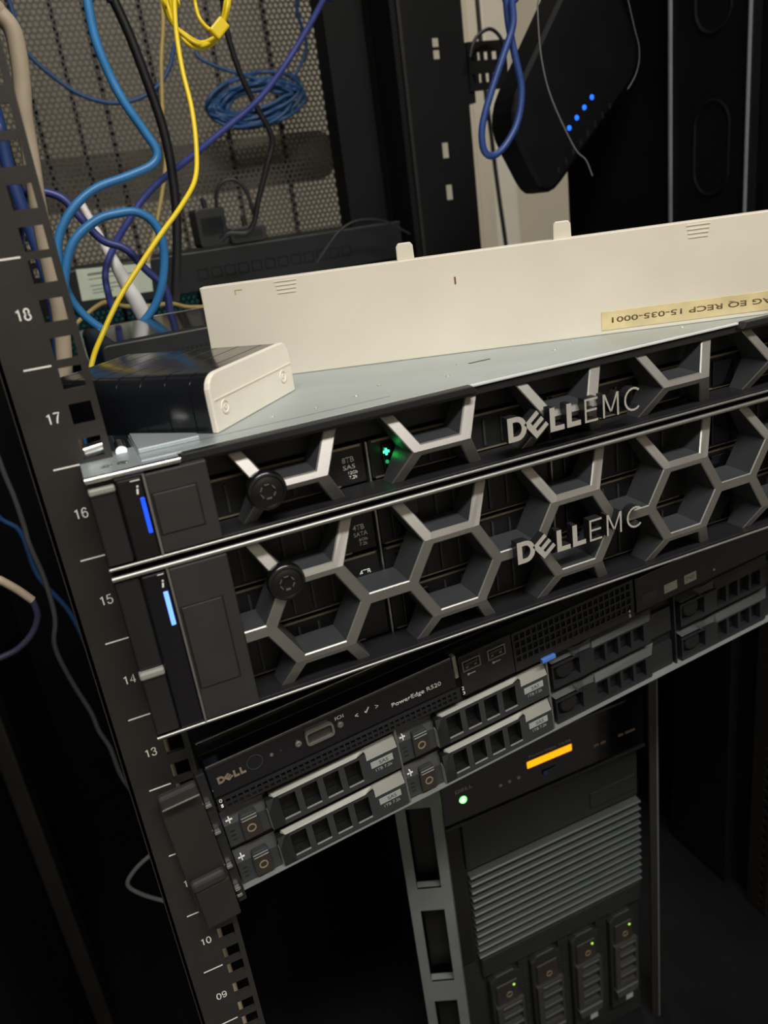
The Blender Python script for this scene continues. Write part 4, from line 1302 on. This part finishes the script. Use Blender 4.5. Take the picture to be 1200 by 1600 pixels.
# ------------------------------------------------------------------ cables
CABLES = {
    'light_blue': [(-149,330,270),(-152,329,254),(-153,328,229),(-149,327,205),(-143,325,185),(-133,324,164),(-127,323,149),(-133,322,140),(-153,321,134),(-179,320,128),(-199,318,116),(-214,317,98),(-219,316,79),(-218,315,53),(-206,314,31),(-189,313,20),(-168,312,26),(-151,310,45),(-141,309,73),(-142,308,95),(-154,307,107),(-171,306,108),(-186,305,105),(-204,303,94),(-215,302,77),(-223,301,52),(-228,300,29)],
    'indigo_long': [(132,560,315),(112,543,294),(84,527,265),(44,510,227),(7,494,198),(-41,477,171),(-74,461,153),(-104,444,138),(-131,428,121),(-155,411,99),(-169,395,85),(-183,378,65),(-186,362,45),(-186,345,34)],
    'indigo_short': [(-229,350,131),(-217,348,132),(-203,346,125),(-194,344,110),(-182,342,91),(-166,341,82),(-154,339,64),(-142,337,46),(-143,335,27)],
    'black_thick': [(-123,420,288),(-120,420,274),(-113,420,246),(-106,420,206),(-102,420,175),(-102,420,144),(-106,420,106),(-114,420,68),(-125,420,29)],
    'black_adapter': [(11,560,319),(10,563,303),(9,565,274),(16,568,236),(28,571,204),(41,574,171),(30,576,143),(15,579,111),(6,582,88),(-5,585,77),(-24,587,79),(-35,590,73)],
    'yellow': [(-102,260,246),(-106,250,233),(-111,240,212),(-114,230,188),(-115,220,164),(-119,210,140),(-126,200,120),(-140,190,105),(-159,180,89),(-176,170,74),(-195,160,56),(-211,150,37),(-219,140,27),(-226,130,14),(-231,120,1)],
    'tan_vertical': [(-40,620,330),(-56,616,258),(-69,612,196),(-76,608,157),(-97,604,106),(-119,600,61)],
    'blue_arc': [(-183,780,330),(-178,780,306),(-159,780,283),(-135,780,262),(-104,780,249),(-72,780,248),(-42,780,258),(-19,780,278),(-6,780,303),(5,780,334)],
    'right_blue': [(217,340,256),(214,341,241),(213,341,221),(201,342,197),(185,343,166),(175,344,141),(175,344,122),(185,345,116),(200,346,124),(215,346,143),(222,347,170),(218,348,197),(214,349,223),(213,349,243),(213,350,258)],
    'tan_left': [(-226,120,207),(-221,120,201),(-217,120,194),(-217,120,184),(-219,120,170),(-222,120,156),(-224,120,138),(-227,120,113),(-229,120,90),(-230,120,73),(-231,120,56),(-235,120,32),(-241,120,3)],
    'blue_left': [(-235,170,173),(-235,168,157),(-236,166,137),(-235,163,116),(-233,161,93),(-232,159,72),(-233,157,54),(-237,154,28),(-236,152,13),(-239,150,-11)],
    'yellow_low': [(-220,430,20),(-205,436,29),(-185,441,37),(-168,447,30),(-144,453,26),(-123,459,24),(-108,464,18),(-86,470,14)],
    'adapter_cord': [(-30,600,108),(-27,598,124),(-18,596,134),(-4,594,134),(6,592,120),(9,590,95)],
    'thin_grey': [(79,600,31),(96,600,48),(115,600,64),(140,600,72),(174,600,67),(207,600,47)],
    'low_tan': [(-329,250,-124),(-321,250,-134),(-312,250,-145),(-304,250,-157)],
    'low_violet': [(-304,250,-157),(-304,250,-171),(-312,250,-184),(-325,250,-193),(-339,250,-196),(-348,250,-196)],
    'low_dark_a': [(-301,330,-104),(-301,327,-138),(-298,325,-171),(-299,322,-207),(-306,319,-232),(-302,316,-266),(-294,314,-303),(-292,311,-323),(-287,308,-343),(-285,305,-373),(-277,303,-402),(-268,300,-425)],
    'low_grey_c': [(-261,260,-427),(-276,260,-433),(-294,260,-443),(-304,260,-456),(-295,260,-473),(-276,260,-493),(-263,260,-509)],
    'low_dark_d': [(-332,420,-116),(-314,420,-154),(-311,420,-202),(-293,420,-251),(-286,420,-321)],
    'black_bracket': [(314,600,238),(319,600,251),(328,600,261),(344,600,267),(357,600,259),(365,600,242)],
    'black_wall': [(395,700,152),(397,700,114),(400,700,71),(406,700,-10)],
    'grey_wire': [(234,330,257),(233,330,233),(233,330,208),(235,330,187),(241,330,163),(253,330,137),(268,330,111),(279,330,101),(286,330,86)],
    'yellow_coil': [(-95,330,264),(-98,328,251),(-94,336,239),(-86,326,227),(-75,329,222),(-64,326,225),(-56,332,234),(-51,327,247),(-45,328,262),(-44,333,263),(-50,328,247),(-56,331,234),(-63,335,226),(-76,325,220),(-86,325,225),(-95,327,237),(-95,333,252),(-94,331,264),(-93,327,263),(-95,328,251),(-94,326,236),(-85,330,225),(-76,325,219),(-63,332,225),(-54,335,235),(-48,335,249),(-44,333,263),(-43,336,264),(-50,324,246),(-56,327,233),(-63,336,224),(-74,333,220),(-86,329,224),(-91,335,237),(-93,331,252),(-91,334,265),(-91,328,263),(-93,326,251),(-92,329,235),(-87,326,222),(-76,329,218),(-63,336,223),(-55,328,233),(-49,324,246),(-46,325,261),(-74,326,262),(-73,333,251),(-73,328,238),(-67,327,230),(-61,325,230)],
    'yellow_tie': [(-60,326,230),(-57,326,236)],
    'blue_coil': [(40,826,320),(37,819,293),(145,816,250),(137,815,241),(120,815,234),(97,816,229),(74,822,228),(54,816,229),(44,814,235),(47,820,243),(59,817,251),(82,826,258),(103,815,260),(127,820,261),(143,823,257),(150,819,241),(145,826,231),(126,820,220),(103,817,214),(82,819,213),(64,814,216),(56,819,225),(58,817,235),(72,825,247),(91,824,255),(113,820,258),(131,814,257),(146,817,251),(161,817,247),(152,816,238),(130,817,229),(103,824,225),(70,816,223),(46,815,227),(36,825,235),(37,821,243),(54,826,252),(78,819,258),(110,825,262),(137,822,261),(158,823,256),(141,823,241),(132,820,232),(114,815,224),(92,817,219),(70,824,218),(52,825,221),(43,825,227),(43,818,233),(56,822,242),(76,824,249),(99,822,252),(122,824,252),(135,820,248),(170,822,248),(160,822,233),(134,817,220),(106,825,214),(75,825,214),(48,815,220),(39,826,233),(42,826,247),(58,822,260),(83,815,269),(117,825,275),(143,816,270),(166,826,262),(154,822,241),(143,815,227),(124,816,215),(101,822,209),(76,821,208),(57,823,214),(48,825,224),(49,817,236),(62,814,248),(87,825,259),(109,814,262),(135,825,261),(148,815,252),(167,824,242),(158,823,234),(135,825,227),(103,821,222),(72,825,222),(45,816,224),(33,822,230),(34,818,237),(51,825,246),(78,823,251),(109,820,254),(139,820,253),(157,814,248),(153,814,249),(147,821,241),(127,820,233),(101,824,229),(73,821,227),(50,816,229),(40,818,236),(43,823,245),(56,820,253),(78,814,259),(108,824,264),(133,824,263),(148,815,257),(167,821,247),(156,819,231),(133,823,219),(99,818,211),(66,817,211),(42,820,219),(32,826,232),(32,815,245),(50,815,259),(79,821,270),(113,825,275),(142,820,271),(161,819,261),(173,824,240),(162,823,227),(136,815,215),(107,825,210),(72,816,209),(48,818,215),(37,824,226),(38,819,237),(56,824,249),(82,816,257),(116,824,262),(144,816,258),(164,816,250),(157,820,246),(147,818,234),(128,821,225),(102,825,219),(74,823,218),(51,814,222),(41,818,231),(44,821,241),(58,820,252),(82,823,260),(109,820,263),(133,815,261),(151,817,255),(154,824,252),(144,818,241),(129,823,232),(106,826,226),(82,822,225),(64,822,228),(55,821,235),(56,818,244),(70,825,255),(89,820,262),(114,825,267),(133,818,265),(150,824,260),(140,823,246),(183,821,296),(178,819,342),(181,816,378)],
}



UP_S = ('light_blue', 'indigo_long', 'black_thick', 'black_adapter', 'yellow', 'tan_vertical', 'right_blue', 'blue_left', 'yellow_coil', 'grey_wire', 'blue_arc', 'low_tan', 'low_dark_a', 'low_grey_c', 'low_dark_d', 'black_wall')
UP_E = ('right_blue', 'blue_coil', 'blue_arc')
DOWN_E = ('low_dark_a', 'low_grey_c', 'low_dark_d', 'black_wall', 'tan_left', 'blue_left')


def cable(key, m, r, label, name='cable', cat='cable', group=None):
    """a tube along its points; runs that leave the picture go on up the cabinet or down to its base"""
    pts = list(CABLES[key])
    if key in UP_S:
        x, y, z = pts[0]
        pts = [(x, y + 6, max(z + 400, 900)), (x - 4, y + 4, z + 160)] + pts
    if key in UP_E:
        x, y, z = pts[-1]
        pts = pts + [(x + 4, y + 4, z + 160), (x, y + 6, max(z + 400, 900))]
    if key in DOWN_E:
        x, y, z = pts[-1]
        if key in ('tan_left', 'blue_left'):
            x = -241 if key == 'tan_left' else -248
        pts = pts + [(x, y + 4, z - 90), (x, y + 8, -795)]
    if key == 'tan_left':
        x, y, z = pts[0]
        pts = [(x - 90, y + 60, z + 60), (x - 30, y + 15, z + 26)] + pts
    if key == 'low_violet':
        x, y, z = pts[-1]
        pts = pts + [(x - 15, y + 10, z - 6), (-396, y + 30, z - 8)]
    if key == 'indigo_short':
        pts = [(-250, 610, 62), (-246, 480, 88)] + pts
    if key == 'light_blue':
        pts = pts + [(-236, 300, -30), (-246, 320, -300), (-246, 320, -795)]
    base = Vector(pts[0])
    b = MB()
    b.tube([Vector(q) - base for q in pts], r, 10, 6)
    o = b.build(name, m, None, smooth=60)
    o.location = base * S
    tag(o, label, cat, group)
    return o


cable('light_blue', 'cable_lightblue', 3.4, 'thick light blue network cable looping beside the numbered rail', 'network_cable')
cable('indigo_long', 'cable_indigo', 3.0, 'indigo network cable running diagonally across the perforated door', 'network_cable')
cable('indigo_short', 'cable_indigo', 3.2, 'short dark blue network cable crossing behind the white antenna', 'network_cable')
cable('black_thick', 'cable_black', 4.2, 'thick black power cable hanging beside the yellow cable', 'power_cable')
cable('black_adapter', 'cable_black', 3.2, 'black power cable bending down to the rear power adapters', 'power_cable')
cable('yellow', 'cable_yellow', 1.65, 'long thin yellow fibre cable running down to the ribbed black box', 'fibre_cable')
cable('tan_vertical', 'cable_tan', 2.2, 'dull tan cable hanging straight in front of the perforated door', 'network_cable')
cable('blue_arc', 'cable_blue', 2.8, 'dark blue cable sagging in an arc on the perforated door', 'network_cable')
cable('right_blue', 'cable_navy', 3.3, 'blue network cable hanging in a loop beside the unit with blue lights', 'network_cable')
cable('tan_left', 'cable_cream', 4.4, 'cream cable running down behind the numbered rail', 'network_cable')
cable('blue_left', 'cable_navy', 3.6, 'dark blue cable seen through the holes of the numbered rail', 'network_cable')
cable('yellow_low', 'cable_tan', 2.0, 'ochre cable lying low behind the white antenna', 'fibre_cable')
cable('adapter_cord', 'cable_black', 2.2, 'short black cord arching from the upright power adapter', 'power_cable')
cable('thin_grey', 'cable_black', 1.4, 'thin dark wire arching above the rear network switch', 'power_cable')
cable('low_tan', 'cable_cream', 3.2, 'tan sleeve end of a cable at the lower left edge', 'network_cable')
cable('low_violet', 'cable_violet', 2.6, 'dark violet cable curving below the tan sleeve at left edge', 'network_cable')
cable('low_dark_a', 'cable_dim', 2.2, 'dull grey cable hanging down left of rail numbers 15 to 13', 'network_cable')
cable('low_grey_c', 'cable_grey', 2.0, 'thin grey cable bent like a hook left of rail number 11', 'network_cable')
cable('low_dark_d', 'cable_blue', 2.4, 'dark blue cable deep in the shade left of the rail', 'network_cable')
cable('black_bracket', 'cable_black', 2.2, 'black cable arching over the perforated bracket', 'power_cable')
cable('black_wall', 'cable_black', 3.0, 'black cable hanging against the pale wall', 'power_cable')
cable('grey_wire', 'cable_grey', 0.7, 'thin grey wire crossing the black unit with blue lights', 'wire')
yc_ = cable('yellow_coil', 'cable_yellow', 1.5, 'bundle of coiled thin yellow fibre cable at the top edge', 'fibre_cable')
tie = MB().box(-7, 7, -4, 4, -5, 5).build('cable_tie', 'cable_yellow', yc_, 1.5)
tie.location = Vector(CABLES['yellow_tie'][0]) * S - yc_.location
tie.rotation_euler = (0, radians(-40), 0)
cable('blue_coil', 'cable_blue', 2.6, 'coiled bundle of blue network cable hanging on the perforated door', 'network_cable')
